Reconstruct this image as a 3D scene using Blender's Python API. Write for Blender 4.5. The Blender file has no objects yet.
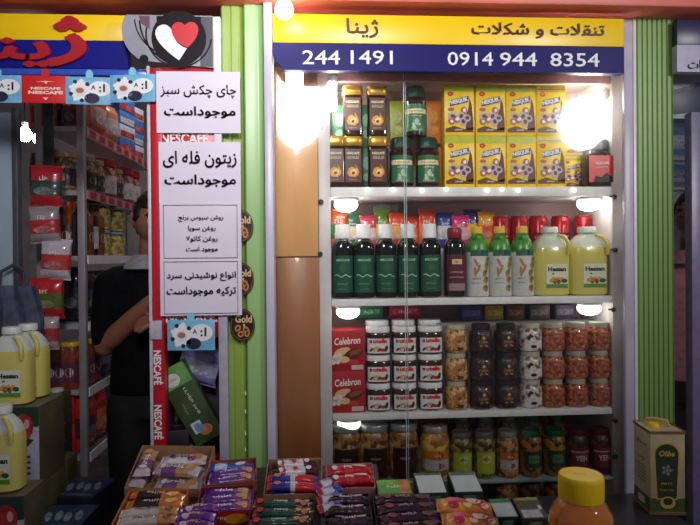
import bpy, bmesh, math, random
from mathutils import Vector, Matrix
rnd = random.Random(7)
SC = bpy.context.scene
COL = SC.collection
R = math.radians
PI = math.pi

# ------------------------------------------------------------------ camera
FPX, CX, CY = 606.0, 350.0, 262.5
CAMH = 1.45
YAW, PITCH, ROLL = R(3.5), R(0.4), 0.009
_f = Vector((math.sin(YAW) * math.cos(PITCH), math.cos(YAW) * math.cos(PITCH), -math.sin(PITCH)))
_r = Vector((math.cos(YAW), -math.sin(YAW), 0))
_u = _r.cross(_f)
CR = _r * math.cos(ROLL) - _u * math.sin(ROLL)
CU = _u * math.cos(ROLL) + _r * math.sin(ROLL)
CAM = Vector((0, 0, CAMH))
cd = bpy.data.cameras.new('camera')
cd.sensor_width = 36
cd.lens = FPX / 700 * 36
cd.clip_start = 0.05
co = bpy.data.objects.new('camera', cd)
COL.objects.link(co)
m3 = Matrix((CR, CU, -_f)).transposed()
co.matrix_world = Matrix.Translation(CAM) @ m3.to_4x4()
SC.camera = co


def ray(px, py):
    return _f + CR * ((px - CX) / FPX) - CU * ((py - CY) / FPX)


def P(px, py, Y):
    d = ray(px, py)
    return CAM + d * (Y / d.y)


def X(px, Y, py=258):
    return P(px, py, Y).x


def Z(py, Y, px=470):
    return P(px, py, Y).z


def Pz(px, py, z):
    d = ray(px, py)
    return CAM + d * ((z - CAMH) / d.z)


# ------------------------------------------------------------------ materials
def lin(c):
    c = c / 255.0
    return c / 12.92 if c <= 0.04045 else ((c + 0.055) / 1.055) ** 2.4


_mats = {}


def M(rgb, rough=0.5, metal=0.0, noise=0.10, scale=40.0, emit=0.0, spec=0.5, alpha=None, trans=0.0, bump=0.0, coat=0.0, sss=0.0, stretch=None, dark=None):
    key = (tuple(rgb), rough, metal, noise, scale, emit, spec, alpha, trans, bump, coat, sss, stretch, dark)
    if key in _mats:
        return _mats[key]
    m = bpy.data.materials.new('paint')
    m.use_nodes = True
    nt = m.node_tree
    b = nt.nodes['Principled BSDF']
    c = [lin(v) for v in rgb]
    b.inputs['Roughness'].default_value = rough
    b.inputs['Metallic'].default_value = metal
    b.inputs['Specular IOR Level'].default_value = spec
    b.inputs['Transmission Weight'].default_value = trans
    b.inputs['Coat Weight'].default_value = coat
    if sss:
        b.inputs['Subsurface Weight'].default_value = sss
        b.inputs['Subsurface Radius'].default_value = (0.03, 0.02, 0.008)
    if alpha is not None:
        b.inputs['Alpha'].default_value = alpha
    b.inputs['Base Color'].default_value = (*c, 1)
    if emit:
        b.inputs['Emission Color'].default_value = (*c, 1)
        b.inputs['Emission Strength'].default_value = emit
    if noise > 0 or bump > 0:
        tc = nt.nodes.new('ShaderNodeTexCoord')
        n = nt.nodes.new('ShaderNodeTexNoise')
        n.inputs['Scale'].default_value = scale
        n.inputs['Detail'].default_value = 4
        if stretch:
            mp = nt.nodes.new('ShaderNodeMapping')
            mp.inputs['Scale'].default_value = stretch
            nt.links.new(tc.outputs['Object'], mp.inputs['Vector'])
            nt.links.new(mp.outputs['Vector'], n.inputs['Vector'])
        else:
            nt.links.new(tc.outputs['Object'], n.inputs['Vector'])
        if noise > 0:
            rp = nt.nodes.new('ShaderNodeValToRGB')
            lo = [v * max(0, 1 - 2.0 * noise) for v in c] if dark is None else [lin(v) for v in dark]
            hi = [min(1, v * (1 + 1.2 * noise) + 0.004 * noise) for v in c]
            rp.color_ramp.elements[0].position = 0.3
            rp.color_ramp.elements[1].position = 0.7
            rp.color_ramp.elements[0].color = (*lo, 1)
            rp.color_ramp.elements[1].color = (*hi, 1)
            nt.links.new(n.outputs['Fac'], rp.inputs['Fac'])
            nt.links.new(rp.outputs['Color'], b.inputs['Base Color'])
        if bump > 0:
            bp = nt.nodes.new('ShaderNodeBump')
            bp.inputs['Strength'].default_value = bump
            bp.inputs['Distance'].default_value = 0.004
            nt.links.new(n.outputs['Fac'], bp.inputs['Height'])
            nt.links.new(bp.outputs['Normal'], b.inputs['Normal'])
    _mats[key] = m
    return m


def cells(name, cols, scale, rough=0.35, coat=0.6):
    """contents seen in a jar: rounded lumps of a few colours"""
    key = ('cells', name)
    if key in _mats:
        return _mats[key]
    m = bpy.data.materials.new(name)
    m.use_nodes = True
    nt = m.node_tree
    b = nt.nodes['Principled BSDF']
    b.inputs['Roughness'].default_value = rough
    b.inputs['Coat Weight'].default_value = coat
    b.inputs['Coat Roughness'].default_value = 0.06
    tc = nt.nodes.new('ShaderNodeTexCoord')
    v = nt.nodes.new('ShaderNodeTexVoronoi')
    v.inputs['Scale'].default_value = scale
    nt.links.new(tc.outputs['Object'], v.inputs['Vector'])
    sp = nt.nodes.new('ShaderNodeSeparateColor')
    nt.links.new(v.outputs['Color'], sp.inputs['Color'])
    rp = nt.nodes.new('ShaderNodeValToRGB')
    rp.color_ramp.interpolation = 'CONSTANT'
    while len(rp.color_ramp.elements) < len(cols):
        rp.color_ramp.elements.new(0.5)
    for i, c in enumerate(cols):
        rp.color_ramp.elements[i].position = i / len(cols)
        rp.color_ramp.elements[i].color = (*[lin(k) for k in c], 1)
    nt.links.new(sp.outputs['Red'], rp.inputs['Fac'])
    nt.links.new(rp.outputs['Color'], b.inputs['Base Color'])
    bp = nt.nodes.new('ShaderNodeBump')
    bp.inputs['Strength'].default_value = 0.5
    bp.inputs['Distance'].default_value = 0.004
    bp.invert = True
    nt.links.new(v.outputs['Distance'], bp.inputs['Height'])
    nt.links.new(bp.outputs['Normal'], b.inputs['Normal'])
    _mats[key] = m
    return m


def glass_mat(tint=(250, 250, 247), refl=1.0):
    key = ('glass', tint, refl)
    if key in _mats:
        return _mats[key]
    m = bpy.data.materials.new('clear_glass')
    m.use_nodes = True
    nt = m.node_tree
    for n in list(nt.nodes):
        if n.type == 'BSDF_PRINCIPLED':
            nt.nodes.remove(n)
    out = [n for n in nt.nodes if n.type == 'OUTPUT_MATERIAL'][0]
    t = nt.nodes.new('ShaderNodeBsdfTransparent')
    t.inputs['Color'].default_value = (*[lin(c) for c in tint], 1)
    g = nt.nodes.new('ShaderNodeBsdfGlossy')
    g.inputs['Roughness'].default_value = 0.07
    g.inputs['Color'].default_value = (refl, refl, refl, 1)
    fr = nt.nodes.new('ShaderNodeFresnel')
    fr.inputs['IOR'].default_value = 1.35
    mx = nt.nodes.new('ShaderNodeMixShader')
    nt.links.new(fr.outputs['Fac'], mx.inputs['Fac'])
    nt.links.new(t.outputs[0], mx.inputs[1])
    nt.links.new(g.outputs[0], mx.inputs[2])
    nt.links.new(mx.outputs[0], out.inputs['Surface'])
    _mats[key] = m
    return m


# ------------------------------------------------------------------ mesh builder
class MB:
    def __init__(s):
        s.v, s.f, s.m, s.mats = [], [], [], []

    def mi(s, mat):
        if mat not in s.mats:
            s.mats.append(mat)
        return s.mats.index(mat)

    def add(s, vs, fs, mat, T=None):
        o = len(s.v)
        for v in vs:
            v = Vector(v)
            s.v.append(T @ v if T is not None else v)
        if callable(mat):
            for f in fs:
                c = sum((Vector(vs[i]) for i in f), Vector()) / len(f)
                s.f.append([i + o for i in f])
                s.m.append(s.mi(mat(c)))
        else:
            k = s.mi(mat)
            for f in fs:
                s.f.append([i + o for i in f])
                s.m.append(k)
        return s

    def bm(s, b, mat, T=None):
        b.verts.index_update()
        s.add([v.co.copy() for v in b.verts], [[v.index for v in f.verts] for f in b.faces], mat, T)
        b.free()
        return s

    def box(s, c, size, mat, bev=0.0, T=None, seg=2):
        b = bmesh.new()
        bmesh.ops.create_cube(b, size=1)
        for v in b.verts:
            v.co = Vector((v.co.x * size[0] + c[0], v.co.y * size[1] + c[1], v.co.z * size[2] + c[2]))
        if bev > 0:
            bmesh.ops.bevel(b, geom=list(b.edges), offset=min(bev, min(size) * 0.45), segments=seg, affect='EDGES', profile=0.5)
        return s.bm(b, mat, T)

    def bx(s, x0, y0, z0, x1, y1, z1, mat, bev=0.0, T=None):
        return s.box(((x0 + x1) / 2, (y0 + y1) / 2, (z0 + z1) / 2), (abs(x1 - x0), abs(y1 - y0), abs(z1 - z0)), mat, bev, T)

    def lathe(s, prof, mat, seg=24, T=None, sx=1.0, sy=1.0, power=2.0, capb=True, capt=True):
        vs, fs = [], []
        n = len(prof)
        for (r, z) in prof:
            for k in range(seg):
                a = 2 * PI * k / seg
                ca, sa = math.cos(a), math.sin(a)
                if power != 2.0:
                    q = (abs(ca) ** power + abs(sa) ** power) ** (-1 / power)
                    ca, sa = ca * q, sa * q
                vs.append((r * ca * sx, r * sa * sy, z))
        for i in range(n - 1):
            for k in range(seg):
                fs.append([i * seg + k, i * seg + (k + 1) % seg, (i + 1) * seg + (k + 1) % seg, (i + 1) * seg + k])
        if capb:
            fs.append([k for k in reversed(range(seg))])
        if capt:
            fs.append([(n - 1) * seg + k for k in range(seg)])
        return s.add(vs, fs, mat, T)

    def tube(s, pts, r, mat, seg=8, T=None, closed=False):
        pts = [Vector(p) for p in pts]
        vs, fs = [], []
        n = len(pts)
        pn = None
        for i, p in enumerate(pts):
            a = pts[max(i - 1, 0)]
            b = pts[min(i + 1, n - 1)]
            t = (b - a).normalized()
            if pn is None:
                pn = t.orthogonal().normalized()
            pn = (pn - t * pn.dot(t)).normalized()
            bn = t.cross(pn)
            rr = r[i] if isinstance(r, (list, tuple)) else r
            for k in range(seg):
                an = 2 * PI * k / seg
                vs.append(p + pn * (rr * math.cos(an)) + bn * (rr * math.sin(an)))
        for i in range(n - 1):
            for k in range(seg):
                fs.append([i * seg + k, i * seg + (k + 1) % seg, (i + 1) * seg + (k + 1) % seg, (i + 1) * seg + k])
        fs.append([k for k in reversed(range(seg))])
        fs.append([(n - 1) * seg + k for k in range(seg)])
        return s.add(vs, fs, mat, T)

    def prism(s, poly, y0, y1, mat, T=None):
        """outline in x,z pushed from y0 to y1"""
        n = len(poly)
        vs = [(p[0], y0, p[1]) for p in poly] + [(p[0], y1, p[1]) for p in poly]
        fs = [list(range(n)), [n + k for k in reversed(range(n))]]
        for k in range(n):
            fs.append([(k + 1) % n, k, n + k, n + (k + 1) % n])
        return s.add(vs, fs, mat, T)

    def wrap(s, L, W, H, mat, T=None, crimp=0.1, n=14, seg=14, puff=0.5, zig=0.0):
        """flow wrap / pouch: long axis x, width y, thickness z, lying on z=0; flat crimped ends"""
        vs, fs = [], []
        xs = []
        for i in range(n + 1):
            xs.append(-0.5 + i / n)
        e = crimp
        xs = sorted(set([-0.5, -0.5 + e * 0.5, -0.5 + e * 0.8, 0.5 - e * 0.8, 0.5 - e * 0.5, 0.5] + [x for x in xs if abs(x) < 0.5 - e * 0.9]))
        ph = rnd.random() * 6
        for x in xs:
            d = 0.5 - abs(x)
            g = 0.0 if d <= e * 0.55 else min(1.0, (d - e * 0.55) / (0.16 + e * 0.3)) ** puff
            hh = 0.5 * H * (0.05 + 0.95 * g) * (1 + 0.05 * math.sin(x * 37 + ph))
            ww = 0.5 * W * (1.0 - 0.08 * g)
            for k in range(seg):
                a = 2 * PI * k / seg
                ca, sa = math.cos(a), math.sin(a)
                q = (abs(ca) ** 2.6 + abs(sa) ** 2.6) ** (-1 / 2.6)
                vs.append((x * L, ww * ca * q, H * 0.5 + hh * sa * q))
        m = len(xs)
        for i in range(m - 1):
            for k in range(seg):
                fs.append([i * seg + k, i * seg + (k + 1) % seg, (i + 1) * seg + (k + 1) % seg, (i + 1) * seg + k])
        fs.append([k for k in reversed(range(seg))])
        fs.append([(m - 1) * seg + k for k in range(seg)])
        return s.add(vs, fs, mat, T)

    def build(s, name, parent=None, smooth=True, loc=None):
        me = bpy.data.meshes.new(name)
        me.from_pydata([tuple(v) for v in s.v], [], s.f)
        for m in s.mats:
            me.materials.append(m)
        if len(s.mats) > 1:
            me.polygons.foreach_set('material_index', s.m)
        me.update()
        b = bmesh.new()
        b.from_mesh(me)
        if len(b.faces) and not getattr(s, 'flat', False):
            bmesh.ops.recalc_face_normals(b, faces=list(b.faces))
        b.to_mesh(me)
        b.free()
        if smooth:
            me.set_sharp_from_angle(angle=R(38))
        o = bpy.data.objects.new(name, me)
        COL.objects.link(o)
        if parent:
            o.parent = parent
        if loc is not None:
            o.location = loc
        return o


# ------------------------------------------------------------------ writing
_FORMS = {'ا': (0xFE8D, 2), 'ب': (0xFE8F, 4), 'پ': (0xFB56, 4), 'ت': (0xFE95, 4), 'ج': (0xFE9D, 4), 'چ': (0xFB7A, 4),
          'خ': (0xFEA5, 4), 'د': (0xFEA9, 2), 'ر': (0xFEAD, 2), 'ز': (0xFEAF, 2), 'ژ': (0xFB8A, 2), 'س': (0xFEB1, 4), 'ش': (0xFEB5, 4),
          'ع': (0xFEC9, 4), 'غ': (0xFECD, 4), 'ف': (0xFED1, 4), 'ق': (0xFED5, 4), 'ک': (0xFB8E, 4), 'ل': (0xFEDD, 4), 'م': (0xFEE1, 4),
          'ن': (0xFEE5, 4), 'و': (0xFEED, 2), 'ه': (0xFEE9, 4), 'ی': (0xFBFC, 4)}


def persian(t):
    if not any(c in _FORMS for c in t):
        return t
    out = []
    i = 0
    joined = False
    while i < len(t):
        c = t[i]
        if c not in _FORMS:
            out.append(c)
            joined = False
            i += 1
            continue
        if c == 'ل' and i + 1 < len(t) and t[i + 1] == 'ا':
            out.append(chr(0xFEFC if joined else 0xFEFB))
            joined = False
            i += 2
            continue
        base, n = _FORMS[c]
        nxt = i + 1 < len(t) and t[i + 1] in _FORMS and n == 4
        if n == 2:
            out.append(chr(base + (1 if joined else 0)))
            joined = False
        else:
            k = (3 if nxt else 1) if joined else (2 if nxt else 0)
            out.append(chr(base + k))
            joined = nxt
        i += 1
    return ''.join(reversed(out))


_glyphs = {}


def glyphs(s, bold=0.0, shear=0.0):
    """outline of a word as triangles in a unit box: (points, faces, width for height 1)"""
    key = (s, bold, shear)
    if key not in _glyphs:
        c = bpy.data.curves.new('writing', 'FONT')
        c.body = persian(s)
        c.resolution_u = 2
        c.offset = 0.0 if any(ch in _FORMS for ch in s) else bold
        c.shear = shear
        o = bpy.data.objects.new('writing', c)
        COL.objects.link(o)
        bpy.context.view_layer.update()
        dg = bpy.context.evaluated_depsgraph_get()
        me = bpy.data.meshes.new_from_object(o.evaluated_get(dg))
        vs = [(v.co.x, v.co.y) for v in me.vertices]
        fs = [list(p.vertices) for p in me.polygons]
        bpy.data.objects.remove(o)
        bpy.data.meshes.remove(me)
        if bold and any(ch in _FORMS for ch in s):
            n0, base = len(vs), list(vs)
            f0 = list(fs)
            for k, (dx, dy) in enumerate(((1, 0), (0.5, 0.6), (0.5, -0.6))):
                vs = vs + [(x + dx * bold * 2, y + dy * bold * 2) for x, y in base]
                fs = fs + [[i + n0 * (k + 1) for i in f] for f in f0]
        x0 = min(v[0] for v in vs)
        x1 = max(v[0] for v in vs)
        y0 = min(v[1] for v in vs)
        y1 = max(v[1] for v in vs)
        h = max(y1 - y0, 1e-6)
        vs = [((x - (x0 + x1) / 2) / h, (y - (y0 + y1) / 2) / h) for x, y in vs]
        _glyphs[key] = (vs, fs, (x1 - x0) / h)
    return _glyphs[key]


# words that can be read in the photo; other small print there is a blur and becomes unreadable strokes
LEGIBLE = {'NESCAFE', 'NESCAFE.', 'NESCAFÉ', 'GOLD', 'Gold', 'NESQUIK', 'nutella', 'n', 'utella', 'Hessan', 'Celebron', 'MECCAFE', 'YEN', 'Oliba', 'Biscuits', ':1', 'A'}


def scrawl(t):
    key = ('scrawl', t)
    if key not in _glyphs:
        r2 = random.Random(len(t) * 31 + sum(map(ord, t)))
        vs, fs = [], []
        x = 0.0

        def bar(x0, y0, x1, y1):
            k = len(vs)
            vs.extend([(x0, y0), (x1, y0), (x1, y1), (x0, y1)])
            fs.append([k, k + 1, k + 2, k + 3])
        for c in t:
            if c == ' ':
                x += 0.35
                continue
            lo, hi = r2.choice((-0.3, -0.3, -0.5)), r2.choice((0.2, 0.3, 0.5))
            bar(x, lo, x + 0.13, hi)
            y = r2.choice((lo, lo + 0.1, 0.0, hi - 0.16))
            bar(x + 0.13, y, x + 0.42, y + 0.14)
            if r2.random() < 0.6:
                bar(x + 0.3, min(y, -0.2), x + 0.42, max(y, 0.2))
            x += 0.56
        vs = [(a - x / 2, b) for a, b in vs]
        _glyphs[key] = (vs, fs, x)
    return _glyphs[key]


class Art:
    """flat printed artwork in u (across), v (up); layers lie 0.3 mm apart"""

    def __init__(s):
        s.items = []

    def rect(s, u0, v0, u1, v1, mat, layer=0, nu=1, nv=1):
        vs = [(u0 + (u1 - u0) * i / nu, v0 + (v1 - v0) * j / nv) for j in range(nv + 1) for i in range(nu + 1)]
        fs = [[j * (nu + 1) + i, j * (nu + 1) + i + 1, (j + 1) * (nu + 1) + i + 1, (j + 1) * (nu + 1) + i] for j in range(nv) for i in range(nu)]
        s.items.append((vs, fs, mat, layer))
        return s

    def poly(s, pts, mat, layer=1):
        s.items.append((list(pts), [list(range(len(pts)))], mat, layer))
        return s

    def ell(s, cu, cv, ru, rv, mat, layer=1, rot=0.0, n=14):
        pts = []
        for k in range(n):
            a = 2 * PI * k / n
            x, y = ru * math.cos(a), rv * math.sin(a)
            pts.append((cu + x * math.cos(rot) - y * math.sin(rot), cv + x * math.sin(rot) + y * math.cos(rot)))
        return s.poly(pts, mat, layer)

    def ring(s, cu, cv, r0, r1, mat, layer=1, n=28, a0=0, a1=2 * PI):
        vs, fs = [], []
        for k in range(n + 1):
            a = a0 + (a1 - a0) * k / n
            vs += [(cu + r0 * math.cos(a), cv + r0 * math.sin(a)), (cu + r1 * math.cos(a), cv + r1 * math.sin(a))]
        for k in range(n):
            fs.append([2 * k, 2 * k + 1, 2 * k + 3, 2 * k + 2])
        s.items.append((vs, fs, mat, layer))
        return s

    def text(s, t, cu, cv, h, mat, layer=2, w=None, rot=0.0, bold=0.02, shear=0.0, wmax=None):
        vs, fs, ww = glyphs(t, bold, shear) if t in LEGIBLE or any(c in _FORMS for c in t) else scrawl(t)
        kx = h if w is None else w / ww
        if wmax is not None and ww * kx > wmax:
            kx = wmax / ww
        c, sn = math.cos(rot), math.sin(rot)
        pts = []
        for x, y in vs:
            x, y = x * kx, y * h
            pts.append((cu + x * c - y * sn, cv + x * sn + y * c))
        s.items.append((pts, fs, mat, layer))
        return s

    def build(s, name, fn, parent=None, eps=0.0003, base=0.0004):
        mb = MB()
        mb.flat = True
        for vs, fs, mat, layer in s.items:
            mb.add([fn(u, v, base + eps * layer) for u, v in vs], fs, mat)
        return mb.build(name, parent, smooth=False)


def flat(y=0.0, x0=0.0, z0=0.0):
    return lambda u, v, e: (x0 + u, y - e, z0 + v)


def around(r, z0=0.0, sy=1.0, power=2.0):
    rf = r if callable(r) else (lambda v: r)

    def fn(u, v, e):
        q = rf(v)
        a = u / (q * (1.0 if power == 2.0 else 1.06))
        ca, sa = math.cos(a), math.sin(a)
        k = (abs(ca) ** power + abs(sa) ** power) ** (-1 / power)
        return ((q * k + e) * sa, -(q * k * sy + e) * ca, z0 + v)
    return fn


# ------------------------------------------------------------------ things
def thing(name, label, cat, loc=(0, 0, 0), rz=0.0, group=None, rx=0.0):
    o = bpy.data.objects.new(name, None)
    o.empty_display_size = 0.05
    COL.objects.link(o)
    o.location = loc
    o.rotation_euler = (rx, 0, rz)
    o['label'] = label
    o['category'] = cat
    if group:
        o['group'] = group
    return o


def tag(o, label, cat, group=None):
    o['label'] = label
    o['category'] = cat
    if group:
        o['group'] = group
    return o


def struct(o):
    o['kind'] = 'structure'
    return o


def dup(root, label):
    r = root.copy()
    COL.objects.link(r)
    r['label'] = label
    for ch in list(root.children):
        c = ch.copy()
        COL.objects.link(c)
        c.parent = r
        for g in list(ch.children):
            d = g.copy()
            COL.objects.link(d)
            d.parent = c
    return r


_kinds = {}


def put(make, loc, label, rz=0.0, rx=0.0, scale=None, key=None, **kw):
    """first call builds the thing, later calls copy it"""
    k = key or make.__name__
    if k not in _kinds:
        o = make(**kw)
        _kinds[k] = o
        o['label'] = label
    else:
        o = dup(_kinds[k], label)
    o.location = loc
    o.rotation_euler = (rx, 0, rz)
    o.scale = scale if scale is not None else (1, 1, 1)
    return o


ORD = ['first', 'second', 'third', 'fourth', 'fifth', 'sixth', 'seventh', 'eighth', 'ninth', 'tenth']
# common colours
WHITE = M((232, 232, 236), 0.45, noise=0.04)
FRAME = M((212, 208, 210), 0.4, noise=0.06, scale=12)
BLACK = M((14, 13, 14), 0.45, noise=0.1)
INK = M((32, 28, 42), 0.6, noise=0.0)
PW = M((238, 236, 236), 0.5, noise=0.0)
PR = M((196, 20, 30), 0.45, noise=0.05)
# ================================================================== the setting
YF = 2.05
zt = Z(14, YF, 400)


def slab(name, x0, y0, z0, x1, y1, z1, mat, bev=0.0):
    return struct(MB().bx(x0, y0, z0, x1, y1, z1, mat, bev).build(name))


CONC = M((120, 112, 108), 0.8, noise=0.2, scale=9, bump=0.2)
slab('floor', -4, -1.5, -0.1, 4, 6, 0, CONC)
SALMON = M((226, 112, 92), 0.45, noise=0.08, scale=6)
slab('ceiling', -2.6, 1.955, zt, 2.6, 2.3, zt + 0.35, SALMON, 0.012)
PLASTER = M((150, 145, 150), 0.8, noise=0.1, scale=14, bump=0.1)
slab('wall_back', -2.6, 4.6, 0, 0.2, 4.7, 2.75, PLASTER)
slab('wall_left', -2.6, 2.35, 0, -2.5, 4.6, 2.75, PLASTER)
slab('wall_partition', X(228, 2.2), 2.17, 0, X(262, 2.2), 4.6, 2.75, PLASTER)
slab('ceiling_shop', -2.6, 2.3, 2.75, 0.2, 4.7, 2.85, PLASTER)
slab('wall_front', X(226, 2.2), 2.12, zt, 2.6, 2.3, 2.8, PLASTER)
slab('wall_alcove', X(262, 2.4), 2.46, 0, X(676, 2.4), 2.52, zt, PLASTER)

GREEN = M((152, 192, 120), 0.35, noise=0.06, scale=8, stretch=(1, 1, 0.05))
OLIVE = M((150, 178, 78), 0.4, noise=0.08, scale=8, stretch=(1, 1, 0.05))
LILAC = M((196, 190, 206), 0.35, noise=0.05, scale=10)


def fluted(name, px0, px1, y0, y1, mat, n, depth=0.006):
    """upright panel with shallow rounded grooves, built as one outline pushed up"""
    x0, x1 = X(px0, y0), X(px1, y0)
    pts = [(x0, y1), (x0, y0 + 0.006), (x0 + 0.005, y0)]
    w = (x1 - x0 - 0.01) / n
    for i in range(n):
        a = x0 + 0.005 + w * i
        pts += [(a + w * 0.62, y0), (a + w * 0.72, y0 + depth * 0.8), (a + w * 0.81, y0 + depth), (a + w * 0.9, y0 + depth * 0.8), (a + w, y0)]
    pts += [(x1, y0 + 0.006), (x1, y1)]
    k = len(pts)
    vs = [(p[0], p[1], 0) for p in pts] + [(p[0], p[1], zt) for p in pts]
    fs = [list(range(k)), [k + i for i in range(k)]] + [[i, (i + 1) % k, k + (i + 1) % k, k + i] for i in range(k)]
    return struct(MB().add(vs, fs, mat).build(name))


fluted('trim_1', 223, 245, 2.0, 2.17, OLIVE, 2, 0.003)
fluted('trim_2', 245.6, 265, 1.99, 2.17, GREEN, 1, 0.002)
fluted('trim_3', 638, 675, 2.055, 2.46, M((134, 168, 92), 0.4, noise=0.06, scale=8, stretch=(1, 1, 0.05)), 7)
slab('trim_4', X(265.6, 1.97), 1.97, 0, X(274, 1.97), 2.07, zt, LILAC, 0.003)
slab('trim_5', X(625, 2.06), 2.06, 0, X(634, 2.06), 2.078, zt, LILAC, 0.003)
slab('trim_6', X(634.5, 2.057), 2.057, 0, X(637.3, 2.057), 2.46, zt, M((236, 234, 226), 0.3, noise=0.03), 0.001)
# silicone blobs down the seam of the green panels
for i, y in enumerate((396, 414, 436, 452)):
    p = P(245.5, y, 1.988)
    o = MB().lathe([(0.0008, 0), (0.0022, 0.003), (0.0022, 0.011), (0.0008, 0.015)], PW, 8).build('trim_7' if i == 0 else 'trim_7.%03d' % i, None, loc=p)
    struct(o)

# ------------------------------------------------------------------ signs above the bays
YEL = M((250, 208, 6), 0.35, noise=0.04, scale=5)
NAVY = M((24, 18, 98), 0.5, noise=0.06, scale=5, spec=0.2)
MAROON = M((72, 14, 26), 0.4, noise=0)


def sign(name, label, pxa, pxb, ytop, ymid, ybot, Y, top, bottom, cut=False):
    x0, x1 = X(pxa, Y, 40), X(pxb, Y, 40)
    pm = (pxa + pxb) / 2
    za, zm, zb = Z(ytop, Y, pm), Z(ymid, Y, pm), Z(ybot, Y, pm)
    t = thing(name, label, 'sign', (x0, Y, zb))
    w = x1 - x0
    MB().bx(0, 0, zm - zb, w, 0.03, za - zb, top, 0.0015).build('name_panel', t)
    c = 0.035 if cut else 0.002  # the larger corner cut puts glare into the panel's outline
    MB().prism([(c, 0), (w, 0), (w, zm - zb - 0.0005), (0, zm - zb - 0.0005), (0, c * 1.4)], 0.0, 0.03, bottom).build('number_panel', t)
    return t, w, za - zb, zm - zb


def raised(t, parent, name, x, z, h, mat, depth=0.004, wmax=None, bold=0.02, shear=0.0, w=None):
    """cut-out letters standing proud of a panel"""
    far = any(c in _FORMS for c in t)
    vs, fs, ww = glyphs(t, 0.0 if far else bold, shear)
    kx = h if w is None else w / ww
    mb = MB()
    for k, (dx, dy) in enumerate(((0, 0), (1, 0), (0.5, 0.6), (0.5, -0.6)) if far and bold else ((0, 0),)):
        b = bmesh.new()
        bv = [b.verts.new((x + (p[0] + dx * bold) * kx, -0.0005, z + (p[1] + dy * bold) * h)) for p in vs]
        for f in fs:
            try:
                b.faces.new([bv[i] for i in f])
            except ValueError:
                pass
        bmesh.ops.remove_doubles(b, verts=list(b.verts), dist=1e-6)
        g = bmesh.ops.extrude_face_region(b, geom=list(b.faces))
        for v in g['geom']:
            if isinstance(v, bmesh.types.BMVert):
                v.co.y -= depth + 0.0004 * k
        mb.bm(b, mat)
    o = mb.build(name, parent, smooth=False)
    return o


t, w, H, hm = sign('shop_sign', 'yellow and navy shop sign with maroon Persian words and white phone numbers', 273, 624, 16, 44.5, 71.5, 2.0, YEL, NAVY, True)


def sx(px, y=30):
    return X(px, 2.0, y) - X(273, 2.0, 40)


def sz(py, px):
    return Z(py, 2.0, px) - (Z(71.5, 2.0, 448.5))


raised('ژینا', t, 'lettering', sx(362), sz(28.5, 362), 0.062, MAROON, w=sx(378) - sx(346.5))
raised('تنقلات و شکلات', t, 'lettering', sx(538), sz(31, 538), 0.05, MAROON, w=sx(604) - sx(471.5))
raised('244', t, 'lettering', sx(321), sz(57.5, 321), 0.0455, PW, depth=0.002, w=sx(340) - sx(302.5), bold=0.006)
raised('1491', t, 'lettering', sx(371.5), sz(57.5, 371), 0.0455, PW, depth=0.002, w=sx(393) - sx(351), bold=0.006)
raised('0914', t, 'lettering', sx(470), sz(59, 470), 0.0455, PW, depth=0.002, w=sx(492.5) - sx(447), bold=0.006)
raised('944', t, 'lettering', sx(518), sz(59.5, 518), 0.0455, PW, depth=0.002, w=sx(537) - sx(500), bold=0.006)
raised('8354', t, 'lettering', sx(574.5), sz(60, 574), 0.0455, PW, depth=0.002, w=sx(599) - sx(550), bold=0.006)

t, w, H, hm = sign('shop_sign', 'yellow and blue sign over the doorway with large red lettering', -28, 128, 14, 40, 68, 2.02, YEL, M((18, 20, 128), 0.5, noise=0.06, scale=5, spec=0.2))
REDL = M((178, 26, 34), 0.4, noise=0.04)
ox, oz = X(-28, 2.02, 40), Z(68, 2.02, 50)
raised('ژ', t, 'lettering', X(63, 2.02, 40) - ox, Z(42.5, 2.02, 60) - oz, 0.152, REDL, 0.012, w=0.115, bold=0.07)
raised('ینا', t, 'lettering', X(9, 2.02, 40) - ox, Z(49, 2.02, 20) - oz, 0.115, REDL, 0.012, w=0.235, bold=0.06)
# tab strip under that sign that carries the price cards
STRIP = M((54, 84, 190), 0.2, noise=0.05, coat=0.5)
zs = Z(70.5, 2.0, 60)
o = MB().bx(X(-30, 2.0), 2.0, zs - 0.014, X(148, 2.0), 2.012, zs + 0.006, STRIP, 0.002).build('card_rail')
tag(o, 'long blue plastic rail under the doorway sign', 'rail')

t, w, H, hm = sign('shop_sign', 'navy sign with a lavender lower band over the bay beyond the fluted green pillar', 677, 740, 20, 45, 72, 2.02, M((36, 34, 84), 0.35, noise=0.06), M((186, 182, 204), 0.4, noise=0.05))
raised('ات', t, 'lettering', X(694, 2.02, 60) - X(677, 2.02, 40), 0.025, 0.03, INK, 0.002, bold=0.03)

# price cards on tabs
SKY = M((120, 186, 218), 0.35, noise=0.12, scale=22)
TAB = M((140, 205, 232), 0.25, noise=0.05)


def cup_art(a, w, h):
    a.ell(w * -0.2, h * 0.5, w * 0.2, h * 0.36, PW, 1, n=18)
    for k in range(9):
        an = k * 2 * PI / 9
        a.ell(w * -0.2 + w * 0.2 * math.cos(an), h * 0.5 + h * 0.36 * math.sin(an), w * 0.045, h * 0.07, M((30, 26, 40), 0.5, noise=0) if k % 2 else PW, 2)
    a.ell(w * -0.2, h * 0.47, w * 0.12, h * 0.19, M((224, 224, 236), 0.3, noise=0), 3)
    a.ell(w * -0.2, h * 0.5, w * 0.085, h * 0.1, M((176, 116, 52), 0.4, noise=0), 4)
    a.ell(w * 0.22, h * 0.58, w * 0.24, h * 0.28, PW, 1, n=18)
    a.ell(w * 0.05, h * 0.22, w * 0.16, h * 0.19, M((34, 32, 58), 0.5, noise=0), 2, n=16)
    a.text(':1', w * 0.26, h * 0.6, h * 0.3, INK, 3, bold=0.04)
    a.text('A', w * 0.08, h * 0.62, h * 0.16, INK, 3)
    return a


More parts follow.
